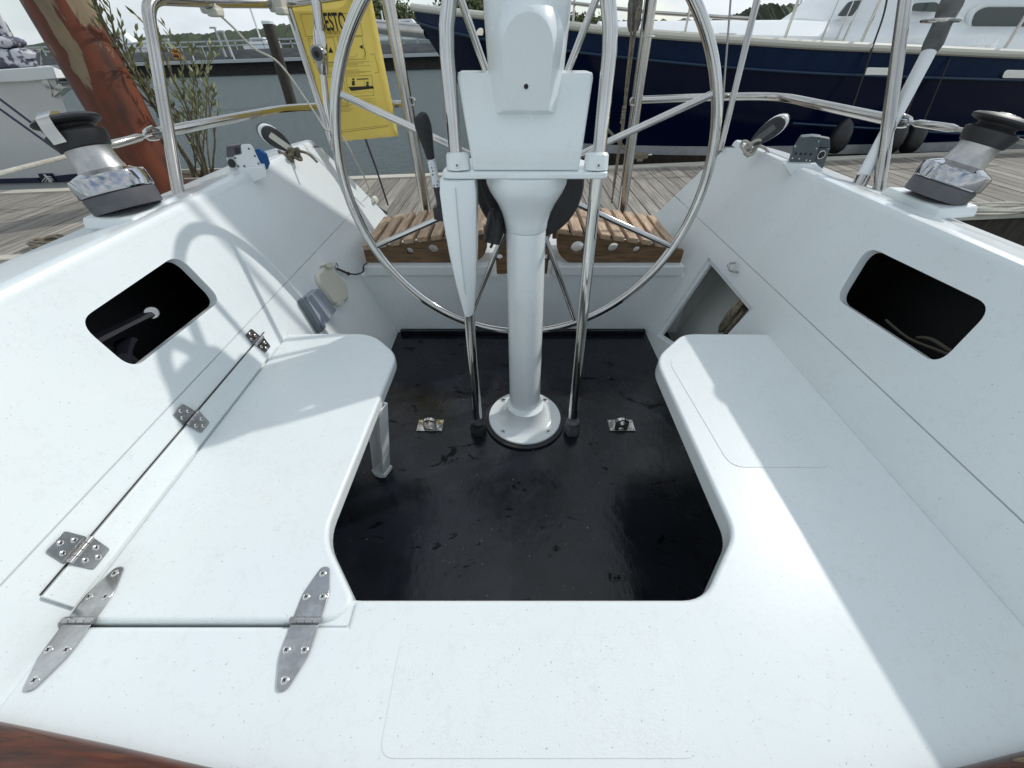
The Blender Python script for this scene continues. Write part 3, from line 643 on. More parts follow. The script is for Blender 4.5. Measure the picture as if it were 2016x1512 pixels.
# ------------------------------------------------------------------ helm seat of teak slats
def ztop(x): 
    a = abs(x - .045); return .385 + .088 * max(0, (1 - a / .66)) ** .85
holes_l = []
def seat_section(x0, x1, yf, zb, lab, hole_px, curve=None):
    t = thing('helm_seat_section', lab, 'helm seat', ((x0 + x1) / 2, yf, zb), 'teak helm seat sections')
    n = 14; top = [(x0 + (x1 - x0) * i / n, ztop(x0 + (x1 - x0) * i / n) - .012) for i in range(n + 1)]
    bl = (x0, zb); br = (x1, zb)
    if curve == 'l': low = [(x1, zb)] + [(x0 + .075 - .075 * math.sin(a), zb + .085 - .085 * math.cos(a)) for a in [i * PI / 2 / 6 for i in range(7)]]
    elif curve == 'r': low = [(x1 - .075 + .075 * math.sin(a), zb + .085 - .085 * math.cos(a)) for a in [PI / 2 - i * PI / 2 / 6 for i in range(7)]] + [(x0, zb)]
    else: low = [(x1, zb), (x0, zb)]
    outer = top + low
    hs = []
    for (u, v, r) in hole_px:
        c = at(u, v, Y=yf); hs.append([(c.x + r * math.cos(i * PI / 10), c.z + r * .95 * math.sin(i * PI / 10)) for i in range(20)])
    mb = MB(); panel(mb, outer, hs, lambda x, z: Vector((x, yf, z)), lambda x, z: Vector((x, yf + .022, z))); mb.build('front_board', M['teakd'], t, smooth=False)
    mb = MB(); x = x0 + .022
    while x < x1 - .015:
        zz = ztop(x); sl = (ztop(x + .01) - ztop(x - .01)) / .02
        sk = .0
        mb.box((x, yf + .165, zz - .002), (.040, .345, .021), Matrix.Rotation(-math.atan(sl), 3, 'Y'))
        x += .0555
    mb.build('slats', M['teak'], t, bevel=.004, seg=2)
    mb = MB(); mb.box(((x0 + x1) / 2, yf + .28, ztop((x0 + x1) / 2) - .075), (x1 - x0 - .02, .02, .06)); mb.build('rear_bearer', M['teakd'], t)
    return t
seat_section(-.598, -.098, 1.512, .3262, 'left of the three teak slatted helm seat sections, with round holes in its front board', [(807, 495, .015), (852, 491, .020)], 'r')
seat_section(.178, .693, 1.512, .3262, 'right teak slatted helm seat section, with three round holes in its front board', [(1137, 487, .026), (1208, 488, .021), (1254, 492, .015)], 'l')
seat_section(-.062, .142, 1.462, .300, 'middle teak helm seat section behind the white column, set lower than its neighbours', [(983, 507, .014), (1078, 507, .014)])

# ------------------------------------------------------------------ winches
def winch(c, az, lab, k=1.0, axis=(0, 0, 1)):
    t = thing('winch', lab, 'winch', tuple(c), 'sheet winches on the coamings'); c = Vector(c); first = len(C.objects)
    mb = MB(); mb.lathe([(.001, 0), (.0555, 0), (.057, .003), (.0585, .026), (.057, .028), (.001, .028)], 48, c); mb.build('base', M['greypl'], t)
    mb = MB(); mb.lathe([(.050, .028), (.059, .029), (.0605, .031), (.0605, .054), (.0590, .0575), (.046, .0630), (.0395, .0655), (.0365, .0665)], 72, c, cap=False); mb.build('skirt', M['mirror'], t, ang=30)
    mb = MB(); mb.lathe([(.0385, .058), (.0372, .067), (.0348, .076), (.0338, .090), (.034, .108), (.0365, .112)], 48, c, cap=False); mb.build('drum', M['drum'], t, ang=60)
    mb = MB(); mb.lathe([(.0345, .101), (.0380, .103), (.0435, .118), (.0445, .124), (.040, .127), (.033, .129), (.031, .132), (.033, .136), (.043, .138), (.049, .141), (.050, .144), (.045, .148), (.028, .151), (.001, .152)], 48, c)
    mb.build('self_tailer', M['rubber'], t, ang=40)
    d = Vector((math.cos(az), math.sin(az), 0)); sd_ = Vector((-d.y, d.x, 0))
    mb = MB()
    mb.bridge([[c + d * r_ + sd_ * w + Vector((0, 0, z)) for w, z in ((-.011, z_ - .003), (.011, z_ - .003), (.011, z_ + .003), (-.011, z_ + .003))] for r_, z_ in ((.02, .152), (.038, .1515), (.051, .143), (.0545, .128), (.053, .112))])
    mb.lathe([(.012, 0), (.015, .003), (.012, .005), (.001, .005)], 20, c + Vector((0, 0, .149)))
    mb.build('feeder_arm', M['steel'], t, bevel=.002); t.scale = (k, k, k); t.rotation_mode = 'QUATERNION'; t.rotation_quaternion = Vector((0, 0, 1)).rotation_difference(Vector(axis).normalized())
    return t
def winchpad(c, s):
    mb = MB(); X, Y, Z = c
    pts = [(X - s * .050, Y - (.062 if s < 0 else .085)), (X + s * .062, Y - .062), (X + s * .062, Y + .085), (X - s * .040, Y + .10)]
    mb.bridge([[Vector((x, y, Z - .025)) for x, y in [(X + (x - X) * 1.06, Y + (y - Y) * 1.12) for x, y in pts]], [Vector((x, y, Z - .001)) for x, y in pts]])
    mb.build('winch_pad', G, boat, bevel=.006, seg=3)
wl = (-.865, .915, .721); wr = (1.046, 1.022, .714)
winch(wl, -1.35, 'self-tailing winch on the left coaming in front of the rusty red post', 1.16, (-.034, .019, .142))
winch(wr, .35, 'self-tailing winch on the right coaming in front of the dock edge', 1.14, (.036, -.002, .153))
winchpad(wl, -1); winchpad(wr, 1)

# ------------------------------------------------------------------ jammers and blocks
def plate(mb, pix, Y0, d, th, r=0, grow=0):
    P = [at(u, v, Y=Y0) for u, v in pix]; n_ = Vector(d).normalized()
    if r: 
        q_ = rnd([(p.x, p.z) for p in P], r, 4); P = [Vector((x, Y0, z)) for x, z in q_]
    mb.bridge([P, [p + n_ * th for p in P]])
dL, dR = (-.45, .9, 0), (.45, .9, 0)
tb = thing('turning_block', 'white-cheeked turning block on the left coaming', 'turning block', tuple(at(484, 340, Y=1.25)))
mb = MB(); plate(mb, [(459, 307), (477, 304), (474, 285), (492, 284), (497, 288), (517, 331), (472, 333)], 1.26, dL, .006, .006); mb.build('cheek', M['paintw'], tb, bevel=.001)
mb = MB(); plate(mb, [(445, 310), (459, 307), (478, 340), (455, 345)], 1.28, dL, .03, .004); mb.build('cheek', M['paintw'], tb, bevel=.001)
mb = MB(); plate(mb, [(446, 289), (473, 285), (474, 303), (459, 308), (446, 311)], 1.268, dL, .035, .003); mb.build('cap', M['greypl'], tb, bevel=.002)
mb = MB(); plate(mb, [(461, 291), (472, 290), (473, 301), (463, 303)], 1.2675, dL, .001); mb.lathe([(.011, 0), (.011, .004), (.006, .006), (.001, .006)], 20, at(457, 322, Y=1.278), (-.1, -1, .3)); mb.build('opening', M['rubber'], tb)
for (u, v) in ((463, 311), (502, 307), (469, 327), (509, 322), (490, 293), (481, 327)):
    mb = MB(); mb.lathe([(.0026, -.001), (.0026, .0012), (.0001, .0012)], 10, at(u, v, Y=1.2595), (0, -1, .1)); mb.build('hole', M['greypl'], tb)
mb = MB(); plate(mb, [(469, 332), (521, 329), (526, 347), (484, 366)], 1.245, dL, .05); plate(mb, [(446, 343), (474, 335), (488, 366), (455, 372)], 1.26, dL, .05); mb.build('bracket', M['paintw'], tb, bevel=.001)
tb = thing('turning_block', 'dark grey perforated turning block on the right coaming', 'turning block', tuple(at(1594, 320, Y=1.30)))
mb = MB(); plate(mb, [(1553, 322), (1560, 298), (1578, 270), (1601, 268), (1619, 270), (1601, 330), (1555, 330)], 1.32, dR, .045, .004); 
mb.build('body', M['jam'], tb, bevel=.0015)
mb = MB(); plate(mb, [(1617, 270), (1634, 273), (1634, 292), (1614, 290)], 1.335, dR, .03); plate(mb, [(1613, 292), (1634, 293), (1620, 332), (1602, 330)], 1.33, dR, .03); mb.build('end', M['jam'], tb, bevel=.0015)
for (u, v, r_, Y_) in ((1567, 302, .0034, 1.3195), (1577, 303, .0034, 1.3195), (1586, 303, .0034, 1.3195), (1596, 304, .0034, 1.3195), (1617, 305, .0095, 1.329)):
    mb = MB(); mb.lathe([(r_, -.001), (r_, .0008), (.0001, .0008)], 14, at(u, v, Y=Y_), (0, -1, 0)); mb.build('hole', M['dark'], tb)
for (u, v) in ((1611, 278), (1607, 292), (1560, 311), (1573, 312), (1587, 315), (1594, 316), (1566, 288)):
    mb = MB(); mb.lathe([(.0026, -.001), (.0024, .0012), (.0001, .0014)], 10, at(u, v, Y=1.3195), (0, -1, 0)); mb.build('rivet', M['screw'], tb)
mb = MB(); mb.tube([at(1617, 305, Y=1.3285) + Vector((math.cos(i * PI / 12) * .0105, 0, math.sin(i * PI / 12) * .0105)) for i in range(24)], .0014, 6, loop=True); mb.build('bushing', M['screw'], tb)
mb = MB(); plate(mb, [(1540, 322), (1606, 322), (1622, 338), (1608, 372), (1560, 350)], 1.30, dR, .05); mb.build('fitting_pad', G, boat, bevel=.003)
def pulley(u0, v0, u1, v1, Y0, Y1, lab):
    a = at(u0, v0, Y=Y0); b = at(u1, v1, Y=Y1); t = thing('pulley_block', lab, 'pulley block', tuple(a), 'loose blocks lashed to the aft coaming ends')
    d = (b - a).normalized(); L_ = (b - a).length; n_ = (EYE - a).cross(d).normalized(); n_ = d.cross(n_).normalized(); sd_ = d.cross(n_).normalized()
    def oval(k, off):
        pts = []
        for i in range(24):
            an = 2 * PI * i / 24; x = math.cos(an); sk = d * (-.55 * (off - .012)); y = math.sin(an)
            w = .033 * k * (1 - .40 * (1 - x) / 2)
            pts.append(a.lerp(b, .5) + d * (x * L_ * .55 * k) + sd_ * (y * w) + n_ * off + sk)
        return pts
    mb = MB(); mb.bridge([oval(.94, .012), oval(1, .006), oval(.94, 0)]); mb.build('cheek', M['rubber'], t, ang=60)
    mb = MB(); mb.bridge([oval(.99, -.001), oval(1.03, -.008), oval(.99, -.015)]); mb.build('sheave', M['paintw'], t, ang=60)
    mb = MB(); mb.bridge([oval(.94, -.016), oval(1, -.021), oval(.94, -.027)]); mb.build('cheek', M['rubber'], t, ang=60)
    mb = MB(); c = a.lerp(b, .45); mb.bridge([[c + d * x + sd_ * y + n_ * z for x, y in rnd([(-.035, -.009), (.03, -.009), (.03, .009), (-.035, .009)], .004, 3)] for z in (.0125, .0145)]); mb.build('nameplate', M['cream'] if 'left' in lab else M['greypl'], t)
    mb = MB(); 
    for k in range(6):
        e = a + Vector((random.uniform(-.02, .02), random.uniform(-.02, .02), random.uniform(-.02, .0)))
        mb.tube([e + Vector((math.cos(j * PI / 4) * .018, math.sin(j * PI / 4) * .012, math.sin(j * PI / 4 + k) * .016)) for j in range(8)], .0045, 7, smooth=2, loop=True)
    mb.tube([a, a + Vector((.05, .0, -.01)), a + Vector((.08, -.01, -.035))], .0045, 7, smooth=4)
    mb.build('lashing', M['ropew'] if 'right' in lab else M['rope'], t)
pulley(574, 295, 520, 257, 1.52, 1.50, 'black and white pulley block on the left coaming, propped up near the yellow bag')
pulley(1478, 284, 1540, 238, 1.52, 1.50, 'black and white pulley block on the right coaming, propped up against the dark hull')
mb = MB(); plate(mb, [(499, 296), (508, 293), (522, 304), (528, 323), (524, 334), (512, 334)], 1.33, (0, 1, 0), .012)
mb.build('cloth_scrap', M['blue'], None, label='scrap of bright blue cloth behind the white turning block', category='cloth')

# ------------------------------------------------------------------ pushpit rail and posts
pr = thing('pushpit_rail', 'stainless pushpit railing round the stern with thick posts and slim stanchions', 'railing', (.045, 1.9, .3))
ST = M['steel']
def st(name, pts, r, n=16, f=0, **k):
    mb = MB(); mb.tube(fillet(pts, f) if f else pts, r, n); return mb.build(name, ST, pr, **k)
for s, (ub, vb, ut) in ((-1, (838, 402, 764)), (1, (1226, 402, 1281))):
    b = at(ub, vb, Y=1.95); tp = at(ut, 0, Y=1.95); dd = (tp - b) / (tp.z - b.z)
    top = b + dd * (1.32 - b.z)
    st('post', [Vector((b.x, b.y, .30)), b, tp, top], .0225, 22)
    mb = MB(); mb.lathe([(.038, 0), (.038, .006), (.024, .010)], 24, (b.x, b.y, .297)); mb.build('base_plate', ST, pr)
    # little welded bail
    c = at(ut + (38 if s < 0 else -40) * 1.0, 200, Y=1.95)
    m_ = at(822 if s < 0 else 1226, 200, Y=1.94); e = Vector((.035 * -s, 0, 0))
    mb = MB(); q_ = at(800 if s < 0 else 1258, 200, Y=1.935)
    mb.tube(fillet([q_ + Vector((0, 0, .012)), q_ + e + Vector((0, 0, .012)), q_ + e - Vector((0, 0, .012)), q_ - Vector((0, 0, .012))], .01), .004, 8); mb.build('bail', ST, pr)
zR = .828
pl_, prr = at(805, 205, Y=1.96), at(1252, 197, Y=1.95)
Ls = [Vector((-.934, 1.147, .69)), Vector((-.962, 1.41, 1.075)), Vector((-.80, 1.93, 1.12))]
Lmid = [pl_, at(780, 205, Y=2.06), at(640, 209, Y=2.05), at(556, 214, Y=1.86), at(310, 262, Y=1.245)]
st('middle_rail', Lmid, .0135, 14, .12)
Lend = at(352, 388, Z=.69); Ltop = at(287, 5, Y=1.39)
t1 = at(565, 6, Y=1.93); st('stanchion', fillet([Lend + Vector((-.004, -.01, -.03)), at(330, 250, Y=1.243), at(287, -5, Y=1.39), at(420, 3, Y=1.62), t1, at(800, -30, Y=1.95)], .05, 8), .0145, 16)
st('stanchion', [at(657, 294, Y=1.80), at(566, 8, Y=1.93), at(556, -25, Y=1.94)], .0125, 14)
Rmid = [prr, at(1400, 191, Y=1.94), at(1535, 189, Y=1.86), at(1752, 236, Y=1.30)]
st('middle_rail', Rmid, .0135, 14, .12)
st('stanchion', [at(1731, 370, Z=.688) + Vector((.004, -.008, -.035)), at(1731, 370, Z=.688), at(1756, 190, Y=1.315), at(1784, -12, Y=1.41), at(1700, -60, Y=1.6), at(1495, -35, Y=1.94)], .0155, 16)
st('stanchion', [at(1418, 296, Y=1.79), at(1490, 0, Y=1.92), at(1500, -40, Y=1.94)], .0115, 14)
# rail clamps (white plastic)
for u in (412, 545):
    c = at(u, 5, Y=1.62 if u < 500 else 1.86); mb = MB(); mb.box(c, (.05, .045, .05)); mb.box(c + Vector((.012, -.01, -.022)), (.035, .04, .02)); mb.build('rail_clamp', M['cream'], pr, bevel=.006)
# lifelines with turnbuckles
def lifeline(a, b, c, d, lab, key):
    t = thing('lifeline', lab, 'lifeline', tuple(a), 'lifelines forward of the pushpit')
    mb = MB(); mb.tube([a, a.lerp(b, .35)], .0055, 10); mb.tube([a + Vector((0, 0, .014)), a.lerp(b, .2) + Vector((0, 0, .008)), a.lerp(b, .2) - Vector((0, 0, .008)), a - Vector((0, 0, .012))], .005, 8, smooth=3); mb.build('toggle', M['chrome'], t)
    mb = MB(); mb.tube([a.lerp(b, .3), a.lerp(b, .38), a.lerp(b, .9), b], [.006, .0095, .0095, .006], 14); mb.build('turnbuckle', M['steel'], t)
    mb = MB(); mb.tube([b, c, d], .0048, 10); mb.build('line', M['ropew'], t)
lifeline(at(306, 262, Y=1.25), at(212, 287, Y=1.11), at(125, 310, Y=.985), at(-120, 372, Y=.78), 'cream-covered lifeline with steel turnbuckle running forward past the left winch', 0)
lifeline(at(1768, 238, Y=1.305), at(1884, 254, Y=1.14), at(1990, 275, Y=1.02), at(2200, 310, Y=.86), 'lifeline with steel turnbuckle running forward past the right winch', 0)
# backstay adjuster, wires
bs = thing('backstay', 'stainless backstay adjuster with a round star-socket body in front of the yellow bag', 'backstay', tuple(at(655, 290, Y=1.78)))
b0, b1, b2, b3 = at(657, 296, Y=1.77), at(636, 140, Y=1.80), at(630, 72, Y=1.81), at(617, -60, Y=1.83)
mb = MB(); mb.tube([b0, at(643, 205, Y=1.785), b1], .0115, 14); mb.tube([b2, b2.lerp(b3, .55)], .0165, 16); mb.tube([b2.lerp(b3, .5), b3], .0135, 14); mb.build('rod', M['chrome'], bs)
cb = at(632, 104, Y=1.80); mb = MB(); mb.tube([b1 + Vector((0, 0, -.01)), b1.lerp(cb, .35), cb, cb.lerp(b2, .6), b2 + Vector((0, 0, .015))], [.014, .021, .0235, .023, .0185], 20, smooth=2); 
fd = (EYE - cb).normalized(); fd = (fd + Vector((-.42, 0, -.1))).normalized()
mb.lathe([(.025, 0), (.026, .030), (.024, .034), (.021, .034)], 28, cb, fd); mb.build('body', M['chrome'], bs, ang=50)
mb = MB(); mb.lathe([(.019, 0), (.019, .001), (.001, .001)], 24, cb + fd * .0345, fd); mb.build('socket', M['greypl'], bs)
mb = MB(); mb.lathe([(.010, 0), (.010, .001), (.0001, .001)], 8, cb + fd * .036, fd); mb.build('star_hole', M['dark'], bs)
mb = MB(); mb.tube([at(1420, 240, Y=1.80), at(1440, -20, Y=1.88)], .0035, 8); mb.build('backstay_wire', M['wire'], None, label='thin steel wire rising just inside the right slim stanchion', category='wire')
mb = MB(); mb.tube([at(412, 12, Y=1.63), at(455, 50, Y=1.64), at(500, 95, Y=1.66), at(550, 125, Y=1.68), at(605, 200, Y=1.70), at(640, 255, Y=1.70)], .0032, 8, smooth=6)
mb.tube([at(640, 255, Y=1.70), at(672, 268, Y=1.76), at(700, 315, Y=1.80), at(722, 360, Y=1.85), at(732, 390, Y=1.88)], .0032, 8, smooth=6)
mb.build('thin_cable', M['ropew'], None, label='thin pale cable drooping from the left rail clamp past the yellow bag', category='cable')
mb = MB(); mb.tube([at(718, 270, Y=2.01), at(740, 330, Y=2.05), at(764, 404, Y=2.06)], .0045, 8); mb.build('bag_strap', M['cordk'], None, label='dark strap hanging below the yellow bag', category='strap')
# fairlead with line at the left transom corner
fl = thing('fairlead', 'steel tube fairlead with a brass roller at the left transom corner', 'fairlead', tuple(at(712, 425, Y=1.93)))
mb = MB(); mb.tube([at(708, 428, Y=1.90), at(736, 396, Y=1.97)], .012, 14); mb.tube([at(706, 419, Y=1.89), at(712, 432, Y=1.89)], .010, 10); mb.build('tube', M['chrome'], fl)
mb = MB(); mb.lathe([(.012, -.012), (.018, -.008), (.018, .008), (.012, .012)], 24, at(737, 394, Y=2.0), (.8, -.4, .3)); mb.build('roller', M['cream'], fl)
mb = MB(); mb.tube([at(716, 425, Y=1.89), at(724, 440, Y=1.9), at(730, 455, Y=1.88), at(734, 470, Y=1.86)], .0028, 8, smooth=4); mb.tube([at(738, 404, Y=2.0), at(750, 412, Y=2.03), at(762, 420, Y=2.05)], .006, 8); mb.build('line', M['cordk'], fl)
# white pole with canvas and ring on the right
dn = thing('pole_holder', 'white pole wrapped in grey canvas at the top, leaning outboard beside the right stanchion', 'pole', tuple(at(1692, 356, Z=.70)))
d0, d1, d2 = at(1694, 358, Z=.695), at(1838, 85, Y=1.37), at(1885, -20, Y=1.43)
mb = MB(); mb.tube([d0, d1], .0165, 16); mb.build('pole', M['paintw'], dn)
mb = MB(); mb.tube([d0 - (d1 - d0) * .06, d0.lerp(d1, .04)], .019, 16); mb.build('foot', M['steel'], dn)
mb = MB(); mb.tube([d0.lerp(d1, .94), d1, d1.lerp(d2, .4), d1.lerp(d2, .7), d2], [.017, .0225, .021, .026, .022], 14, smooth=3); mb.build('canvas_sleeve', M['canvas'], dn)
rc = at(1852, 40, Y=1.37); mb = MB(); mb.tube([rc + Vector((math.cos(i * PI / 16) * .038, math.sin(i * PI / 16) * .038, 0)) for i in range(32)], .0045, 8, loop=True); mb.build('ring', M['steel'], dn)
# line and black gear on the right thick post
gr = thing('post_rope', 'dark rope and black pouch lashed to the right thick post', 'rope', tuple(at(1243, 40, Y=1.9)))
mb = MB(); c0, c1 = at(1252, -10, Y=1.93), at(1247, 62, Y=1.925)
mb.tube([c0, c0.lerp(c1, .2), c0.lerp(c1, .8), c1], [.022, .026, .024, .016], 12); mb.build('pouch', M['greypl'], gr)
mb = MB()
mb.tube([at(1262, -10, Y=1.90), at(1250, 60, Y=1.905), at(1240, 130, Y=1.92), at(1232, 195, Y=1.92), at(1226, 250, Y=1.92), at(1218, 300, Y=1.93), at(1208, 370, Y=1.94)], .0065, 8, smooth=4)
mb.tube([at(1244, -10, Y=1.90), at(1242, 75, Y=1.905), at(1234, 150, Y=1.91), at(1229, 210, Y=1.915), at(1222, 270, Y=1.93), at(1204, 400, Y=1.96)], .004, 8, smooth=4)
for k in range(4):
    e = at(1257 - k, 18 + k * 6, Y=1.895); mb.ball(e, .009, 8, 6)
for k in range(5):
    e = at(1229 - k, 212 + k * 7, Y=1.905); mb.ball(e, .009, 8, 6)
mb.build('rope', M['rope'], gr)
mb = MB(); cw = at(1274, 72, Y=1.95); mb.tube([cw + Vector((math.cos(i * PI / 8) * .0265, math.sin(i * PI / 8) * .0265, 0)) for i in range(16)], .0025, 6, loop=True); mb.build('clip', M['cream'], gr)

# invented cloth on a staff, out of view, added to shade the left coaming
en = thing('shade_flag', 'unseen plain cloth on a staff above the right stern corner, added to shade the left coaming', 'shade caster', (.90, 1.92, 1.12))
mb = MB(); mb.tube([Vector((.87, 1.92, 1.10)), Vector((.79, 2.02, 2.5))], .011, 12); mb.build('staff', M['teak'], en)
edge_t = [(2.08, 2.46), (2.16, 2.42), (2.26, 2.34), (2.38, 2.20), (2.52, 2.04), (2.66, 1.84)]; edge_b = [(2.06, 1.62), (2.14, 1.52), (2.22, 1.42), (2.36, 1.36), (2.52, 1.34), (2.70, 1.38)]
mb = MB(); rings = []
for k in range(9):
    f_ = k / 8; rings.append([Vector((.81 + .05 * f_ + .018 * math.sin(5 * f_ + i * 1.7), a_[0] + (b_[0] - a_[0]) * f_, a_[1] + (b_[1] - a_[1]) * f_)) for i, (a_, b_) in enumerate(zip(edge_t, edge_b))])
mb.bridge([[p for p in r_] + [p + Vector((.003, 0, 0)) for p in reversed(r_)] for r_ in rings]); mb.build('cloth', mat('shade_cloth', (.35, .30, .30), .8), en)
# ------------------------------------------------------------------ yellow rescue bag
YB = 1.995
bag = thing('rescue_bag', 'yellow rescue sling bag with black print hanging on the stern rail', 'rescue bag', tuple(at(670, 270, Y=YB)))
cor = [at(553, -40, Y=YB), at(722, -40, Y=YB), at(783, 262, Y=YB), at(768, 272, Y=YB), at(656, 279, Y=YB), at(648, 262, Y=YB)]
TLb, TRb, BRb, BLb = at(551, -50, Y=YB), at(722, -50, Y=YB), at(784, 268, Y=YB), at(652, 280, Y=YB)
def bp(u, v, off=0):                               # bag surface, u,v in 0..1 (v down)
    a = TLb.lerp(TRb, u); b = BLb.lerp(BRb, u); p = a.lerp(b, v)
    e = min(u, 1 - u, (1 - v) * 1.2); rd = min(1, e / .09); bulge = .028 * math.sqrt(max(0, 1 - (1 - rd) ** 2))
    ed = 1 if off >= 0 else -1
    return p + Vector((0, -(bulge + .003 * math.sin(9 * v + 3 * u) * rd + off), 0))
mb = MB(); nu, nv = 26, 40
F_ = [[mb.bm.verts.new(bp(i / nu, j / nv)) for i in range(nu + 1)] for j in range(nv + 1)]
B_ = [[mb.bm.verts.new(Vector((bp(i / nu, j / nv).x, YB * 2 - bp(i / nu, j / nv).y + .004, bp(i / nu, j / nv).z))) for i in range(nu + 1)] for j in range(nv + 1)]
for j in range(nv):
    for i in range(nu):
        mb.bm.faces.new([F_[j][i], F_[j][i + 1], F_[j + 1][i + 1], F_[j + 1][i]]); mb.bm.faces.new([B_[j][i], B_[j + 1][i], B_[j + 1][i + 1], B_[j][i + 1]])
for j in range(nv):
    for i in (0, nu): mb.bm.faces.new([F_[j][i], F_[j + 1][i], B_[j + 1][i], B_[j][i]])
for i in range(nu):
    mb.bm.faces.new([F_[nv][i], F_[nv][i + 1], B_[nv][i + 1], B_[nv][i]])
mb.build('pouch', M['yellow'], bag, ang=70)
# print: strokes laid on the fabric
ink = MB()
def inv(u, v):                                     # photo direction -> bag (u, v)
    p = at(u, v, Y=YB - .028)
    vv_ = .5
    for _ in range(12):
        a = TLb.lerp(BLb, vv_); b = TRb.lerp(BRb, vv_); uu = (p.x - a.x) / (b.x - a.x)
        zt = TLb.z + (TRb.z - TLb.z) * uu; zb_ = BLb.z + (BRb.z - BLb.z) * uu; vv_ = (p.z - zt) / (zb_ - zt)
    return uu, vv_
def stroke(pix, w=.0011, closed=False):
    P = [inv(*p) for p in pix]
    if closed: P.append(P[0])
    for a, b in zip(P, P[1:]):
        k = max(1, int(math.hypot(b[0] - a[0], b[1] - a[1]) * 14)); pa = None
        for i in range(k + 1):
            q_ = bp(a[0] + (b[0] - a[0]) * i / k, a[1] + (b[1] - a[1]) * i / k, .0008)
            if pa is not None:
                d = (q_ - pa); n_ = Vector((d.z, 0, -d.x))
                if n_.length > 0: n_ = n_.normalized() * w / 2; ink.face([pa + n_, pa - n_, q_ - n_, q_ + n_])
            pa = q_
def frame_(u0, v0, u1, v1, sl=.24): # a box drawn in the bag's slanted photo direction
    stroke([(u0, v0), (u1, v0 - 2), (u1 + (v1 - v0) * sl * .85, v1 - 2), (u0 + (v1 - v0) * sl, v1)], .0011, True)
frame_(592, 28, 705, 72); frame_(606, 76, 656, 124); frame_(663, 74, 712, 118)
frame_(632, 152, 676, 210, .2); frame_(681, 150, 732, 190, .15)
stroke([(730, 108), (737, 106), (746, 142), (738, 144)], .001, False)
stroke([(607, 110), (620, 153), (612, 154)], .001)
stroke([(662, 262), (772, 248)], .0012); stroke([(662, 258), (766, 246)], .0008)
for k in range(9):
    a = 124 + k * 2.7 if k < 4 else 128 + k * 2.5; sft = (a - 124) * .2
    if k == 4: continue
    stroke([(630 + sft, a), (728 + sft - (k % 3) * 12, a - 3)], .0008)
for k in range(9):
    a = 198 + k * 2.6; sft = (a - 190) * .2
    stroke([(664 + sft * .5, a + 1), (692 + sft - (k % 3) * 4, a)], .0007)
    if k < 5: stroke([(698 + sft, a - 3), (738 + sft - (k % 2) * 10, a - 4)], .0007)
# loop drawing, curved arrow, warning triangle
stroke([(694 + 10 * math.cos(i * .5), 104 + 10 * math.sin(i * .5) * .9) for i in range(9)], .0007)
stroke([(712, 91), (718, 97), (720, 106), (716, 113)], .0018)
ink.face([bp(*inv(x, y), .001) for x, y in ((707, 92), (714, 88), (714, 97))]); ink.face([bp(*inv(x, y), .001) for x, y in ((646, 104), (656, 104), (650, 92))])
# man-overboard drawing: hull, water line, two figures, boom
ink.face([bp(*inv(x, y), .0016) for x, y in ((686, 171), (735, 169), (737, 174), (692, 179))])
stroke([(703, 156), (726, 155)], .0034); stroke([(717, 152), (718, 170)], .0008); stroke([(688, 185), (698, 181), (710, 184), (722, 180), (736, 182)], .0006)
for (x, y, k) in ((696, 160, 1), (724, 167, 1.1)):
    ink.face([bp(*inv(x + 2.4 * k * math.cos(i * PI / 4), y - 4 + 2.4 * k * math.sin(i * PI / 4)), .0012) for i in range(8)])
    ink.face([bp(*inv(x + a_, y + b_), .0012) for a_, b_ in ((-2.5, -1), (2.5, -1), (3.5, 8), (-3, 8))])
bmesh.ops.remove_doubles(ink.bm, verts=ink.bm.verts, dist=1e-6)
ink.build('print', M['ink'], bag, smooth=False, merge=False)
def word(txt, u, v, h, parent, m_, sx=1.0, font_bold=.0):
    cu = bpy.data.curves.new('lettering', 'FONT'); cu.body = txt; cu.size = h; cu.align_x = 'CENTER'; cu.align_y = 'CENTER'; cu.extrude = .0003; cu.offset = font_bold
    o = bpy.data.objects.new('lettering', cu); C.objects.link(o); cu.materials.append(m_)
    a = bp(*inv(u, v), .0060); rt = (bp(*inv(u + 20, v - .6), .002) - a); rt.y = 0; rt.normalize(); dn_ = (bp(*inv(u + 3, v + 15), .002) - a); dn_.y = 0; dn_.normalize()
    upv = -dn_; nrm = rt.cross(upv).normalized(); upv = nrm.cross(rt)
    o.matrix_world = Matrix.Translation(a) @ Matrix((rt, upv, nrm)).transposed().to_4x4() @ Matrix.Diagonal((sx, 1, 1, 1))
    mw = o.matrix_world.copy(); bpy.context.view_layer.update(); me = bpy.data.meshes.new_from_object(o.evaluated_get(bpy.context.evaluated_depsgraph_get())); bpy.data.objects.remove(o)
    o = bpy.data.objects.new('lettering', me); C.objects.link(o); o.parent = parent; o.matrix_parent_inverse = Matrix.Translation(-parent.location); o.matrix_basis = mw
    return o
word('BESTO', 656, 45, .068, bag, M['ink'], .50, .0014)
word('PROVEN SINCE 19', 656, 65, .0145, bag, M['ink'], .72)
word('1', 612, 81, .012, bag, M['ink'], .8); word('2', 668, 80, .012, bag, M['ink'], .8)

# ================================================================== SURROUNDINGS (level world frame)
AFLOAT = False
def place(name, mb, m_, parent=None, **k):
    return mb.build(name, m_, parent, **k)
WZ = -.60; DZ = -.15
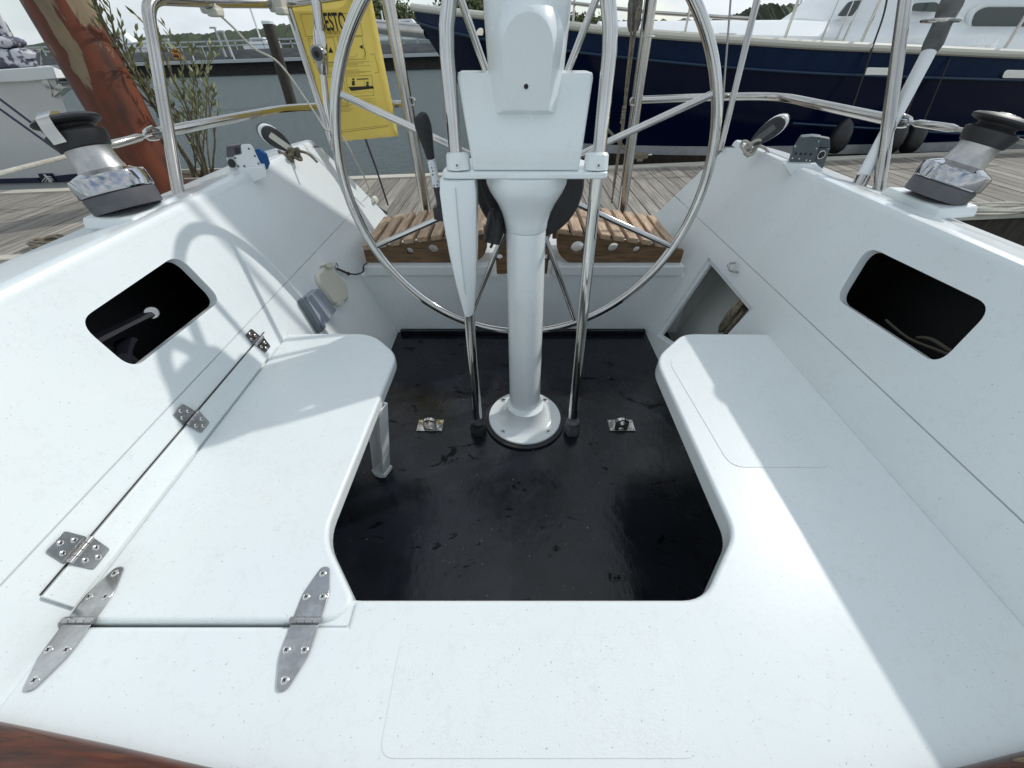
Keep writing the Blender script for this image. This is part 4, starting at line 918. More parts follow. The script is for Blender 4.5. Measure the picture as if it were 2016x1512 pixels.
# water
m = bpy.data.materials.new('harbour_water'); m.use_nodes = True; n = m.node_tree.nodes; l = m.node_tree.links; b = n['Principled BSDF']
b.inputs['Base Color'].default_value = (.17, .215, .22, 1); b.inputs['Roughness'].default_value = .07; b.inputs['IOR'].default_value = 1.33
t = n.new('ShaderNodeTexCoord'); q = n.new('ShaderNodeMapping'); q.inputs['Scale'].default_value = (1, 2.2, 1); l.new(t.outputs['Object'], q.inputs[0])
x = n.new('ShaderNodeTexNoise'); x.inputs['Scale'].default_value = 3.2; x.inputs['Detail'].default_value = 9; x.inputs['Roughness'].default_value = .68; l.new(q.outputs[0], x.inputs[0])
u = n.new('ShaderNodeBump'); u.inputs['Strength'].default_value = 1.0; u.inputs['Distance'].default_value = .16; l.new(x.outputs[0], u.inputs['Height']); l.new(u.outputs[0], b.inputs['Normal'])
mb = MB(); mb.face([(-900, -900, WZ), (900, -900, WZ), (900, 900, WZ), (-900, 900, WZ)]); mb.build('water', m, None, smooth=False, kind='structure')

# dock: yawed slightly against the yacht
dock = bpy.data.objects.new('dock', None); C.objects.link(dock); dock['kind'] = 'structure'; dock.location = (0, 4, DZ)
def far_y(x): return 5.10 + x * .055
def near_y(x): return 3.02 + x * .055
mb = MB(); x = -9.5
while x < 12:
    w = .118; z = DZ + random.uniform(-.002, .002)
    mb.bridge([[Vector((x, near_y(x) + .05, zz)), Vector((x + w, near_y(x) + .05, zz)), Vector((x + w, far_y(x) - .07, zz)), Vector((x, far_y(x) - .07, zz))] for zz in (z - .03, z)])
    x += .126
def board_mat():
    m = M['deckw']; n = m.node_tree.nodes; l = m.node_tree.links; b = n['Principled BSDF']
    src = b.inputs['Base Color'].links[0].from_socket
    t = n.new('ShaderNodeTexCoord'); s = n.new('ShaderNodeSeparateXYZ'); l.new(t.outputs['Object'], s.inputs[0])
    a = n.new('ShaderNodeMath'); a.operation = 'ADD'; a.inputs[1].default_value = 9.5; l.new(s.outputs[0], a.inputs[0])
    d = n.new('ShaderNodeMath'); d.operation = 'DIVIDE'; d.inputs[1].default_value = .126; l.new(a.outputs[0], d.inputs[0])
    f = n.new('ShaderNodeMath'); f.operation = 'FLOOR'; l.new(d.outputs[0], f.inputs[0])
    wn = n.new('ShaderNodeTexWhiteNoise'); wn.noise_dimensions = '1D'; l.new(f.outputs[0], wn.inputs['W'])
    mr = n.new('ShaderNodeMapRange'); mr.inputs[3].default_value = .68; mr.inputs[4].default_value = 1.12; l.new(wn.outputs[0], mr.inputs[0])
    g = n.new('ShaderNodeMath'); g.operation = 'MULTIPLY'; g.inputs[1].default_value = 9; l.new(d.outputs[0], g.inputs[0])
    h = n.new('ShaderNodeMath'); h.operation = 'FRACT'; l.new(g.outputs[0], h.inputs[0])
    r = n.new('ShaderNodeValToRGB'); e = r.color_ramp.elements; e[0].position = .0; e[0].color = (.45, .43, .4, 1); e[1].position = .35; e[1].color = (1, 1, 1, 1); l.new(h.outputs[0], r.inputs[0])
    vm = n.new('ShaderNodeMixRGB'); vm.blend_type = 'MULTIPLY'; vm.inputs[0].default_value = 1; l.new(src, vm.inputs[1]); l.new(mr.outputs[0], vm.inputs[2])
    v2 = n.new('ShaderNodeMixRGB'); v2.blend_type = 'MULTIPLY'; v2.inputs[0].default_value = .8; l.new(vm.outputs[0], v2.inputs[1]); l.new(r.outputs[0], v2.inputs[2]); l.new(v2.outputs[0], b.inputs['Base Color'])
    vm.inputs[2].default_value = (1, 1, 1, 1)
board_mat()
mb.build('decking', M['deckw'], dock, smooth=False)
for f_, w_, nm in ((near_y, .10, 'kerb'), (far_y, .14, 'kerb')):
    mb = MB()
    for i in range(7):
        x0 = -9.6 + i * 3.1; x1 = x0 + 3.09; o_ = 0 if f_ is near_y else -.07
        mb.bridge([[Vector((x, f_(x) + o_ + a, z)) for a, z in ((0, DZ - .02), (0, DZ + .016), (w_, DZ + .016), (w_, DZ - .02))] for x in (x0, x1)])
    mb.build('kerb', M['curb'], dock, bevel=.004)
mb = MB(); mb.bridge([[Vector((x, y + x * .055, z)) for y, z in ((3.06, -.9), (3.06, DZ - .035), (5.10, DZ - .035), (5.10, -.9))] for x in (-9.5, 12)]); mb.build('float', M['darkw'], dock)

# rusty red steel pile
p = atw(332, 392, Z=DZ); p = Vector((atw(318, 372, Y=4.25).x, 4.25, DZ))
pt = atw(112, 0, Y=4.28)
pile = thing('steel_pile', 'thick steel mooring pile with peeling rust-red paint on the left of the dock', 'mooring pile', (p.x, p.y, WZ))
mb = MB(); pb = atw(303, 345, Y=4.25); dd = (pt - pb) / (pt.z - pb.z); a = pb + dd * (-1.2 - pb.z); c = pb + dd * (3.5 - pb.z)
mb.tube([a, a.lerp(c, .25), a.lerp(c, .5), c], .222, 56); mb.build('shaft', M['rust'], pile)

# planter and shrub
M['leaf'] = mat('olive_leaf', (.17, .19, .07), .5, noise=3, col2=(.30, .32, .15)); M['bark'] = mat('grey_bark', (.10, .085, .055), .8, noise=30, col2=(.22, .20, .13), bump=(60, .5))
M['soil'] = mat('soil', (.05, .028, .016), .95, noise=20, col2=(.10, .05, .03), bump=(40, .8, .02))
pp = atw(400, 352, Z=DZ + .10)
planter = thing('planter', 'low wooden planter box of brown soil on the far side of the dock', 'planter', (pp.x, 4.75, DZ))
pp = Vector((atw(405, 357, Y=4.75).x, 4.75, DZ))
mb = MB()
for sx, sy, wx, wy in ((0, -1, .80, .03), (0, 1, .80, .03), (-1, 0, .03, .42), (1, 0, .03, .42)):
    mb.box((pp.x + sx * .385, pp.y + sy * .21, DZ + .08), (wx, wy, .15))
mb.build('box', M['curb'], planter, bevel=.004)
mb = MB(); mb.box((pp.x, pp.y, DZ + .065), (.74, .39, .09)); mb.build('soil', M['soil'], planter)
shrub = thing('willow_shrub', 'sparse many-stemmed shrub with narrow olive leaves growing from the planter', 'shrub', (pp.x, pp.y, DZ + .11))
br = MB(); lf = MB(); rg = random.Random(5)
def leaf(p, d, L_):
    d = d.normalized(); s_ = d.cross(Vector((rg.uniform(-1, 1), rg.uniform(-1, 1), rg.uniform(-1, 1)))).normalized() * L_ * .15
    n_ = d.cross(s_).normalized() * L_ * .05
    A = p; B = p + d * L_ * .45 + s_; Cc = p + d * L_; D = p + d * L_ * .45 - s_
    lf.face([A, B + n_, Cc]); lf.face([A, Cc, D + n_])
def grow(p, d, length, r, depth, dens=1.0):
    n_ = max(3, int(length / .07)); pts = [p.copy()]; d = d.normalized()
    for i in range(n_):
        d = (d + Vector((rg.uniform(-.13, .13), rg.uniform(-.13, .13), rg.uniform(-.04, .12)))).normalized()
        p = p + d * length / n_; pts.append(p.copy())
        if depth < 2 and i > n_ * .2 and rg.random() < (.34 if depth == 0 else .2):
            a = rg.uniform(0, 2 * PI); e = (d + Vector((math.cos(a), math.sin(a), .1)) * rg.uniform(.35, .8)).normalized()
            grow(p, e, length * rg.uniform(.2, .42) * (1 - .4 * i / n_), r * .5, depth + 1, dens)
        if (depth > 0 or i > n_ * .5):
            for _ in range(int(1.7 * dens + rg.random())):
                a = rg.uniform(0, 2 * PI); leaf(p + d * rg.uniform(-.03, .03), d + Vector((math.cos(a), math.sin(a), rg.uniform(-.1, .5))) * rg.uniform(.4, .9), rg.uniform(.05, .10))
    br.tube(pts, [r, r * .75, r * .5, r * .22], 6)
base = Vector((pp.x, pp.y, DZ + .10))
tips = [((262, 20), 4.6, .019, 1.0), ((240, -60), 4.7, .021, 1.0), ((385, -60), 4.9, .014, .55), ((412, 90), 4.8, .010, .7), ((425, 130), 4.9, .009, .8), ((445, 160), 4.8, .012, .6), ((300, 175), 4.6, .010, 1.2), ((425, 150), 4.6, .009, 1.0), ((405, 240), 4.5, .008, 1.0), ((330, 230), 4.6, .008, 1.2), ((410, 190), 4.6, .008, 1.1), ((230, 60), 4.9, .012, 1.0)]
for (uv, Y_, r_, dn_) in tips:
    e = atw(*uv, Y=Y_); s0 = base + Vector((rg.uniform(-.12, .12), rg.uniform(-.08, .08), 0)); grow(s0, (e - s0) + Vector((0, 0, .1)), (e - s0).length * 1.02, r_, 0, dn_)
br.build('stems', M['bark'], shrub, merge=False); lf.build('leaves', M['leaf'], shrub, smooth=False, merge=False)

# wooden pile with white cap
bp_ = atw(575, 206, Z=WZ); wpile = thing('wooden_pile', 'dark wooden mooring pile with a white cap standing in the water', 'mooring pile', tuple(bp_))
tp = atw(527, 46, Y=bp_.y); mb = MB(); mb.tube([bp_ - Vector((0, 0, 1)), bp_, tp], [.20, .20, .185], 24); mb.build('shaft', M['darkw'], wpile)
mb = MB(); mb.lathe([(.20, -.02), (.205, .05), (.17, .08), (.001, .10)], 24, tp); mb.build('cap', M['paintw'], wpile)

# mooring ropes on the dock
def ropepile(u, v, n_, lab, sx, m_='rope', seed=1, straight=True):
    rg = random.Random(seed); c = atw(u, v, Z=DZ + .03); mb = MB()
    for k in range(n_):
        o_ = Vector((rg.uniform(-sx, sx) * .4, rg.uniform(-.05, .05), .01 * k * .6))
        mb.tube([c + o_ + Vector((math.cos(a * PI / 6) * sx * rg.uniform(.75, 1.05), math.sin(a * PI / 6) * .09 * rg.uniform(.7, 1.1), rg.uniform(0, .012))) for a in range(12)], .011, 8, smooth=3, loop=True)
    return mb.build('mooring_rope', M[m_], None, label=lab, category='rope')
ropepile(1960, 412, 5, 'pale mooring rope heaped on the right near edge of the dock', .33, 'ropew', 3)
ropepile(86, 482, 4, 'short heap of twisted brown rope on the near left edge of the dock', .14, 'rope', 5)
cl = thing('dock_cleat', 'small steel cleat with dark rope on the far dock edge behind the right post', 'cleat', tuple(atw(1258, 318, Z=DZ + .02)))
c = atw(1258, 318, Z=DZ + .02); mb = MB(); mb.tube([c + Vector((-.14, 0, .07)), c + Vector((.14, 0, .07))], .014, 10); mb.box(c + Vector((0, 0, .03)), (.07, .05, .07)); mb.build('horn', M['steel'], cl)
mb = MB()
for k in range(4): mb.tube([c + Vector((math.cos(a * PI / 4) * .09, math.sin(a * PI / 4) * .035, .045 + .012 * k)) for a in range(8)], .014, 8, smooth=3, loop=True)
mb.tube([c + Vector((0, 0, .06)), atw(1225, 290, Y=5.5), atw(1180, 235, Y=6.1)], .012, 8)
mb.tube([c + Vector((0, 0, .06)), atw(1240, 300, Y=5.4), atw(1195, 250, Y=6.0)], .006, 8)
mb.build('rope', M['rope'], cl)

# ------------------------------------------------------------------ dark blue motor yacht alongside the dock
NAVY = mat('navy_topsides', (.003, .014, .044), .2, spec=.2, noise=4, col2=(.004, .020, .060)); NB = mat('navy_shaded', (.001, .005, .024), .16, spec=.22); TEAL = mat('knuckle_blue', (.004, .024, .06), .35)  # darker navy copy paints shade and dark reflection into the lower hull
BOOT = mat('boot_top_white', (.46, .47, .47), .5, noise=6, col2=(.34, .35, .35)); BUFF = mat('rubbing_strake', (.62, .60, .52), .5); ROOF = mat('cabin_white', (.78, .80, .80), .35, coat=.2); GLS = mat('tinted_glass', (.03, .045, .045), .08, coat=.3); MAH = mat('mahogany_port', (.07, .025, .02), .3)
yacht = thing('motor_yacht', 'dark blue motor yacht with white cabin moored along the far side of the dock', 'yacht', (6, 7.4, WZ))
rail = [(812, 14, 7.45), (850, 19, 7.2), (950, 30, 6.75), (1110, 49, 6.3), (1200, 60, 6.08), (1400, 75, 5.85), (1600, 88, 5.76), (1800, 97, 5.74), (2016, 107, 5.76), (2500, 128, 5.9), (3300, 165, 6.2)]
knu = [(822, 44, 7.45), (862, 56, 7.2), (950, 76, 6.78), (1110, 99, 6.34), (1200, 110, 6.12), (1400, 130, 5.89), (1600, 144, 5.80), (1800, 152, 5.78), (2016, 158, 5.80), (2500, 170, 5.94), (3300, 190, 6.24)]
bot = [(-.55, 0), (-.35, .05)]
Rr = [atw(u, v, Y=y) for u, v, y in rail]; Kn = [atw(u, v, Y=y) for u, v, y in knu]
def lowpt(i, z, fl_): 
    k = Kn[i]; f_ = (k.z - z) / (k.z - WZ); off = fl_[i] * f_
    return Vector((k.x + (1.3 * f_ if i == 0 else (1.0 * f_ if i == 1 else (.6 * f_ if i == 2 else .25 * f_ if i == 3 else 0))), k.y + off * (1 if i else 0), z))
FLr = [0, .25, .45, .50, .42, .30, .22, .18, .18, .2, .25]
rows = [Rr, [Rr[i].lerp(Kn[i], .5) for i in range(len(Rr))], Kn]
def strip(a, b, m_, nm, mb=None):
    m2 = mb or MB(); m2.bridge([a, b], closed=False, cap=False); return m2
zs = [.55, .3, .08, -.11]
Lw = [[lowpt(i, min(z, Kn[i].z - .05), FLr) for i in range(len(Rr))] for z in zs]
Bt = [lowpt(i, -.22, FLr) for i in range(len(Rr))]; Wl = [lowpt(i, WZ - .3, FLr) for i in range(len(Rr))]
sm3 = lambda row: spline(row, 4)
CYN = 7.45
def far(row): return [Vector((p.x, 2 * CYN - p.y, p.z)) for p in row]
for rws, m_, nm in (([sm3(r) for r in rows], NAVY, 'topside_band'), ([sm3(Kn)] + [sm3(r) for r in Lw], NB, 'hull'), ([sm3(Lw[-1]), sm3(Bt)], BOOT, 'boot_top'), ([sm3(Bt), sm3(Wl)], M['darkw'], 'bottom')):
    mb = MB(); mb.bridge(rws, closed=False, cap=False); mb.bridge([far(r) for r in rws], closed=False, cap=False); mb.build(nm, m_, yacht, ang=60)
mb = MB(); mb.tube(sm3(Rr), .042, 10); mb.tube(far(sm3(Rr)), .042, 10); mb.build('rubbing_strake', BUFF, yacht)
mb = MB(); mb.tube([p + Vector((0, -.012, 0)) for p in sm3(Kn)], .018, 10); mb.build('knuckle_rail', TEAL, yacht)
mb = MB(); k2 = [atw(1560, 243, Y=5.83), atw(1700, 252, Y=5.8), atw(1870, 262, Y=5.8), atw(2100, 272, Y=5.82)]; mb.tube(spline(k2, 4), .016, 8); mb.build('lower_wale', TEAL, yacht)
mb = MB(); A_ = sm3(Rr); B2 = far(A_); mb.bridge([[p + Vector((0, 0, -.01)) for p in A_], [p + Vector((0, 0, -.01)) for p in B2]], closed=False, cap=False); mb.build('deck', ROOF, yacht)
# coachroof: lofted sections along x
def csec(x, zb, zt, y0, y1, t_=.25):
    return [Vector((x, y0, zb)), Vector((x, y0 + .03, zb + (zt - zb) * .55)), Vector((x, y0 + t_, zt - .02)), Vector((x, (y0 + y1) / 2, zt + .02)), Vector((x, y1 - t_, zt - .02)), Vector((x, y1, zb))]
sx = [(1190, 60, 44, 6.9), (1260, 66, 43, 6.7), (1340, 72, 41, 6.55), (1500, 82, 39, 6.45), (1640, 90, 38, 6.4), (1700, 93, 36, 6.4), (1900, 100, 30, 6.4), (2200, 112, 26, 6.45)]
secs = []
for u, vb, vt, y in sx:
    a = atw(u, vb, Y=y); b_ = atw(u, vt, Y=y + .35); secs.append(csec(a.x, a.z - .12, b_.z, y, 2 * CYN - y, .32))
mb = MB(); mb.bridge(secs); mb.build('coachroof', ROOF, yacht, ang=30)
ph = []
for u, vb, vt, y in ((1632, 40, 34, 6.72), (1668, 40, 4, 6.7), (1700, 42, -40, 6.68), (1760, 42, -75, 6.66), (2300, 44, -90, 6.66)):
    a = atw(u, vb, Y=y); b_ = atw(u, vt, Y=y + .15); ph.append(csec(a.x, a.z - .1, b_.z, y, 2 * CYN - y, .15))
mb = MB(); mb.bridge(ph); mb.build('wheelhouse', ROOF, yacht, ang=30)
def wquad(pix, y0, y1, m_, nm, r=.05, dep=.02):
    P = [atw(u, v, Y=y0) for u, v in pix]; pl = rnd([(p.x, p.z) for p in P], r, 5); mb = MB()
    mb.prism(pl, lambda x, z: Vector((x, y1, z)), lambda x, z: Vector((x, y1 + dep, z))); return mb.build(nm, m_, yacht)
wquad([(1902, 58), (1910, 22), (1935, 8), (2075, 8), (2090, 58)], 6.62, 6.60, ROOF, 'window', .12, .06)
wquad([(1910, 52), (1920, 24), (1938, 14), (2068, 14), (2080, 52)], 6.60, 6.585, GLS, 'window', .1, .02)
wquad([(1795, 22), (1800, 6), (1845, 4), (1850, 24)], 6.62, 6.60, GLS, 'window', .06, .03)
wquad([(1648, 32), (1672, 2), (1698, 0), (1676, 32)], 6.62, 6.6, GLS, 'window', .03, .03)
for u0, u1, v in ((1608, 1662, 86), (1778, 1818, 93), (1405, 1455, 72)):
    wquad([(u0, v + 6), (u0 + 6, v - 8), (u1 - 5, v - 7), (u1, v + 6)], 6.36, 6.34, BUFF if u0 != 1405 else ROOF, 'port_light', .05, .03)
    wquad([(u0 + 4, v + 5), (u0 + 9, v - 5), (u1 - 8, v - 4), (u1 - 4, v + 5)], 6.345, 6.33, MAH if u0 != 1405 else M['speaker'], 'port_light', .04, .02)
for u in (1912, 1942):
    c = atw(u + 8, 92, Y=6.2); mb = MB(); mb.tube([c - Vector((0, 0, .08)), c + Vector((0, 0, .02)), c + Vector((-.05, -.02, .06))], [.045, .05, .055], 12, smooth=3); mb.build('vent', ROOF, yacht)
PL = mat('portlight_chrome', (.75, .74, .70), .18, 1)
for u0, u1, v0, v1 in ((1695, 1758, 132, 151), (1968, 2034, 137, 154), (933, 952, 54, 70)):
    y_ = 5.775 if u0 > 1000 else 6.75
    P = [atw(a, b_, Y=y_) for a, b_ in ((u0, v1), (u0 + 10, v0), (u1, v0 + 1), (u1, v1 + 1))]; mb = MB(); mb.prism(rnd([(p.x, p.z) for p in P], .03, 4), lambda x, z: Vector((x, y_ + .05, z)), lambda x, z: Vector((x, y_ - .02, z))); mb.build('hawse_plate', PL, yacht, bevel=.006)
# guard rails
RL = M['steel']
gp = [atw(*q_) for q_ in ()]
top = [(1040, -8, 6.35), (1110, 4, 6.25), (1195, 15, 6.1), (1288, 25, 5.98), (1473, 37, 5.85)]
mb = MB(); tp_ = [atw(u, v, Y=y) for u, v, y in top]; mb.tube(tp_, .018, 8)
for i, (ub, vb, y) in enumerate(((1128, 50, 6.25), (1238, 62, 6.05), (1347, 71, 5.9), (1473, 80, 5.85))):
    b_ = atw(ub, vb, Y=y); mb.tube([b_, b_ + Vector((0, 0, (.42, .36, .30, .32)[i]))], .014, 8)
mb.build('bow_rail', RL, yacht)
for i, (ub, vb) in enumerate(((1541, 86), (1690, 95), (1972, 104))):
    b_ = atw(ub, vb, Y=5.85); mb = MB(); mb.tube([b_, b_ + Vector((.02, .0, .62))], .016, 8); mb.build('stanchion', RL, yacht)
mb = MB(); hr = [atw(1541, 86, Y=5.85) + Vector((.02, 0, .62)), atw(1690, 95, Y=5.85) + Vector((.02, 0, .6)), atw(1972, 104, Y=5.85) + Vector((.02, 0, .62)), atw(2200, 112, Y=5.85) + Vector((.02, 0, .62))]; mb.tube(hr, .016, 8); mb.build('hand_rail', RL, yacht)
mb = MB(); mb.tube([atw(735, 52, Y=8.2), atw(842, 62, Y=7.5)], .085, 16); mb.build('bow_boom', M['steel'], yacht)
for (u, v) in ((1640, 92), (1655, 92), (1612, 90)):
    b_ = atw(u, v, Y=6.0); mb = MB(); mb.tube([b_, b_ + Vector((.12, .05, 1.2))], .007, 6); mb.tube([b_, b_ + Vector((.02, .01, .22))], .014, 8); mb.build('shroud', RL, yacht)
# fenders hanging on the yacht
M['fender'] = mat('black_fender', (.012, .012, .014), .4, noise=6, col2=(.02, .02, .022))
for k, (u, v, sc_, y, lb) in enumerate(((1655, 268, 1.0, 5.55, 'round-bottomed black fender hanging from the dark yacht, left of the right stanchion'), (1762, 270, 1.15, 5.6, 'black fender directly behind the right stanchion, touching its neighbour'), (1800, 270, 1.3, 5.62, 'black fender right of the stanchion, the largest of the hanging ones'))):
    c = atw(u, v, Y=y); t = thing('fender', lb, 'fender', tuple(c), 'black fenders on the dark yacht')
    mb = MB(); mb.lathe([(.001, -.19), (.05, -.18), (.095, -.13), (.11, -.05), (.105, .05), (.075, .13), (.03, .17), (.012, .19)], 24, c); mb.build('body', M['fender'], t, ang=70)
    mb = MB(); mb.tube([c + Vector((0, 0, .18)), c + Vector((0, .12, .75))], .008, 6); mb.build('lanyard', M['cordk'], t)
# burgee line on yacht rail
mb = MB(); a = atw(1752, 0, Y=5.8); mb.tube([atw(1748, -10, Y=5.9), atw(1738, 35, Y=5.82), atw(1716, 98, Y=5.7), atw(1700, 150, Y=5.68)], .010, 6, smooth=4); mb.build('fender_line', M['cordk'], None, label='black line hanging over the dark yacht side by its chrome plate', category='rope')

# ------------------------------------------------------------------ white boat at left
wb = thing('white_boat', 'white sailing boat with navy stripe moored at the left beyond the dock', 'boat', (-7, 6, WZ))
Y0 = 5.25
tops = [(-700, 175), (-300, 158), (0, 163), (60, 160), (108, 156)]
T_ = [atw(u, v, Y=Y0 - (.0)) for u, v in tops]
HB = mat('white_hull', (.72, .73, .72), .3, coat=.4)
Bw = [atw(u, v, Y=Y0 + .22) for u, v in ((-700, 372), (-300, 366), (0, 361), (90, 356), (172, 350))]
Bl = [Vector((p.x, p.y + .1, WZ - .1)) for p in Bw]
cy = Y0 + 1.5
mb = MB()
mid = [T_[i].lerp(Bw[i], .4) + Vector((0, .02, 0)) for i in range(5)]
near = [[T_[i], mid[i], Bw[i], Bl[i]] for i in range(5)]
nose = [[Vector((p.x - 1.9, cy, p.z)) for p in near[4]]]
fr_ = [[Vector((p.x - 3.4, 2 * cy - p.y, p.z)) for p in r] for r in reversed(near)]
mb.bridge(near + nose + fr_, closed=False, cap=False); mb.build('hull', HB, wb, ang=40)
mb = MB()
g0 = [atw(u, v, Y=Y0 - .05) for u, v in ((-700, 148), (-300, 134), (0, 137), (60, 133), (104, 130))]
g1 = [atw(u, v, Y=Y0 - .05) for u, v in ((-700, 182), (-300, 165), (0, 163), (60, 160), (112, 155))]
mb.bridge([[p, q_, q_ + Vector((0, .3, 0)), Vector((p.x - .5, p.y + .5, p.z))] for p, q_ in zip(g0, g1)]); mb.build('gunwale', HB, wb, bevel=.01)
mb = MB(); 
def hs(u, v): return atw(u, v, Y=Y0 + .19)
mb.prism([(hs(a, b).x, hs(a, b).z) for a, b in ((-300, 368), (-300, 360), (76, 350), (84, 359))], lambda x, z: Vector((x, Y0 + .20, z)), lambda x, z: Vector((x, Y0 + .17, z)))
mb.prism([(hs(a, b).x, hs(a, b).z) for a, b in ((118, 359), (111, 346), (158, 341), (166, 352))], lambda x, z: Vector((x, Y0 + .20, z)), lambda x, z: Vector((x, Y0 + .17, z)))
mb.build('stripe', M['ropeb'], wb)
mb = MB(); mb.prism([(hs(a, b).x, hs(a, b).z) for a, b in ((86, 358), (77, 342), (101, 341), (114, 358))], lambda x, z: Vector((x, Y0 + .20, z)), lambda x, z: Vector((x, Y0 + .17, z))); emb = mb.build('emblem', M['ropeb'], wb)
mb = MB()
def es(a, b, w=.007):
    A_, B_2 = hs(*a), hs(*b); A_.y = B_2.y = Y0 + .166; mb.tube([A_, B_2], w, 5)
es((90, 342), (105, 358), .012)
for k in range(3): es((94 + k * 3.2, 347 + k * 3.5), (86 + k * 6, 357), .005); es((95 + k * 3, 346.5 + k * 3), (104 + k * 2.5, 347 + k * 3.6), .005)
mb.build('emblem_lines', HB, wb)
mb = MB()
for qd in ([(80, 157), (92, 156), (106, 184), (103, 192)], [(103, 192), (101, 178), (116, 164), (126, 173)]):
    P = [atw(u, v, Y=Y0) for u, v in qd]; mb.bridge([P, [p + Vector((-.02, .16, 0)) for p in P]])
mb.build('anchor_roller', M['steel'], wb)
mb = MB(); rg = random.Random(4)
for k in range(14):
    a = atw(rg.uniform(-10, 52), rg.uniform(105, 128), Y=Y0 + .3); mb.ball(a, .09, 8, 6, (1.6, 1, .6))
mb.tube([atw(-8, 40, Y=Y0 + .4), atw(10, 72, Y=Y0 + .4), atw(52, 130, Y=Y0 + .4)], .07, 10); mb.ball(atw(18, 84, Y=Y0 + .35), .11, 12, 8, (1.5, 1, .5))
mb.build('furling_gear', mat('furled_cloth', (.55, .55, .58), .7, noise=9, col2=(.10, .10, .14), ramp=(.48, .52)), wb, ang=60)
mb = MB(); mb.tube([atw(-5, 25, Y=Y0 + .4), atw(28, 95, Y=Y0 + .4)], .018, 8); mb.build('forestay', M['paintw'], wb)
mb = MB(); mb.tube([atw(83, 66 + 34, Y=Y0 + .5), atw(83, 128, Y=Y0 + .5)], .012, 8); mb.tube([atw(-200, 100, Y=Y0 + .5), atw(83, 99, Y=Y0 + .5)], .012, 8); mb.build('pulpit', M['steel'], wb)
for k, (a, b) in enumerate((((-60, 150), (118, 284)), ((-60, 172), (122, 302)))):
    mb = MB(); mb.tube([atw(*a, Y=5.1), atw(*b, Y=4.4)], .012, 8)
    mb.build('mooring_line', M['ropeb'], None, label=('upper' if k == 0 else 'lower') + ' of the two dark blue lines slanting down in front of the white hull', category='rope', group='dark blue mooring lines')

# ------------------------------------------------------------------ breakwater pier, far boats, hills
YQ = 46.0
pier = thing('breakwater', 'long grey breakwater pier with railing across the harbour', 'breakwater', (0, YQ, WZ))
CON = mat('pier_concrete', (.13, .135, .14), .85, noise=1.2, col2=(.20, .205, .21), scl=(1, 1, 6)); WET = mat('pier_wet', (.012, .012, .011), .7, noise=2, col2=(.05, .045, .04), scl=(1, 1, 5)); RLM = mat('galvanised', (.42, .44, .45), .5)
def wy(v, u=600, Y=YQ): return atw(u, v, Y=Y).z
zw, zl, zt_ = wy(117), wy(114), wy(93)
mb = MB(); mb.box((-15, YQ + .5, (WZ + zw) / 2 - .5), (150, 1, zw - WZ + 1)); mb.build('wet_wall', WET, pier)
mb = MB(); mb.box((-15, YQ - .3, (zw + zl) / 2), (150, 1.4, .22)); mb.build('ledge', RLM, pier)
mb = MB(); mb.box((-15, YQ + 1.6, (zl + zt_) / 2), (150, 1, zt_ - zl)); mb.build('upper_wall', CON, pier)
zh = zt_ + .85
mb = MB()
for z in (zt_ + .30, zt_ + .62): mb.box((-15, YQ + 1.5, z), (150, .07, .10))
x = -75
while x < 50: mb.box((x, YQ + 1.5, zt_ + .3), (.07, .07, .66)); x += 1.3
mb.build('railing', RLM, pier, smooth=False)
mb = MB()
for i, x in enumerate([-62 + 3.7 * k for k in range(28)]):
    mb.tube([Vector((x, YQ - .7, zl)), Vector((x - .9, YQ + .9, zt_ + .2))], .05, 5); 
    if i % 3 == 0: mb.tube([Vector((x + 1.2, YQ - .7, zl)), Vector((x + 1.2, YQ - .7, zl + 1.0))], .04, 5)
mb.build('brace', RLM, pier, smooth=False)
x = -60; mb = MB()
mb.box((-15, YQ - .6, zl + 1.35), (150, .03, .03)); mb.build('wire', RLM, pier)
# lamp posts on the pier
lamps = [(427, 55, 445, 112), (447, 62, 458, 112), (335, 78, 338, 96), (565, 72, 580, 112)]
for k, (u0, v0, u1, v1) in enumerate(lamps[:3]):
    a = atw(u1, v1, Y=YQ - .2); b_ = Vector((a.x - .0, a.y, atw(u0, v0, Y=YQ - .2).z)); lb = ('taller grey lamp post on the pier, left of its twin', 'plain grey post on the pier close beside the taller lamp post', 'short grey post on the pier above the orange sign')[k]
    t = thing('lamp_post', lb, 'lamp post', tuple(a)); mb = MB(); mb.tube([a, b_], .09, 8); mb.build('post', RLM, t)
    mb = MB(); mb.box(b_ + Vector((-.15, 0, .02)), (.5, .2, .12)); mb.build('lamp_head', RLM, t)
sg = thing('warning_sign', 'orange notice board fixed to the front of the pier', 'sign', tuple(atw(345, 108, Y=YQ - 1.2)))
OR = mat('orange_board', (.75, .27, .02), .6); P = [atw(a, b_, Y=YQ - 1.2) for a, b_ in ((338, 117), (331, 98), (356, 97), (360, 116))]
zc_ = (P[0].z + P[1].z) / 2; x0 = min(p.x for p in P) + .3; x1 = max(p.x for p in P) - .2
mb = MB(); mb.box(((x0 + x1) / 2, YQ - 1.2, zc_), (x1 - x0, .06, P[1].z - P[0].z)); mb.build('board', OR, sg)
mb = MB(); w_ = x1 - x0
for k, (c_, l_) in enumerate(((.36, .8), (.22, .45), (-.02, .5), (-.16, .7), (-.28, .55))): mb.box(((x0 + x1) / 2 + (-.1 if k > 1 else 0), YQ - 1.235, zc_ + c_ * (P[1].z - P[0].z)), (w_ * l_, .01, .07))
mb.tube([Vector((x1 - .45, YQ - 1.25, zc_ - .1)), Vector((x1 - .2, YQ - 1.25, zc_ - .5))], .05, 5)
mb.build('lettering', M['ink'], sg)
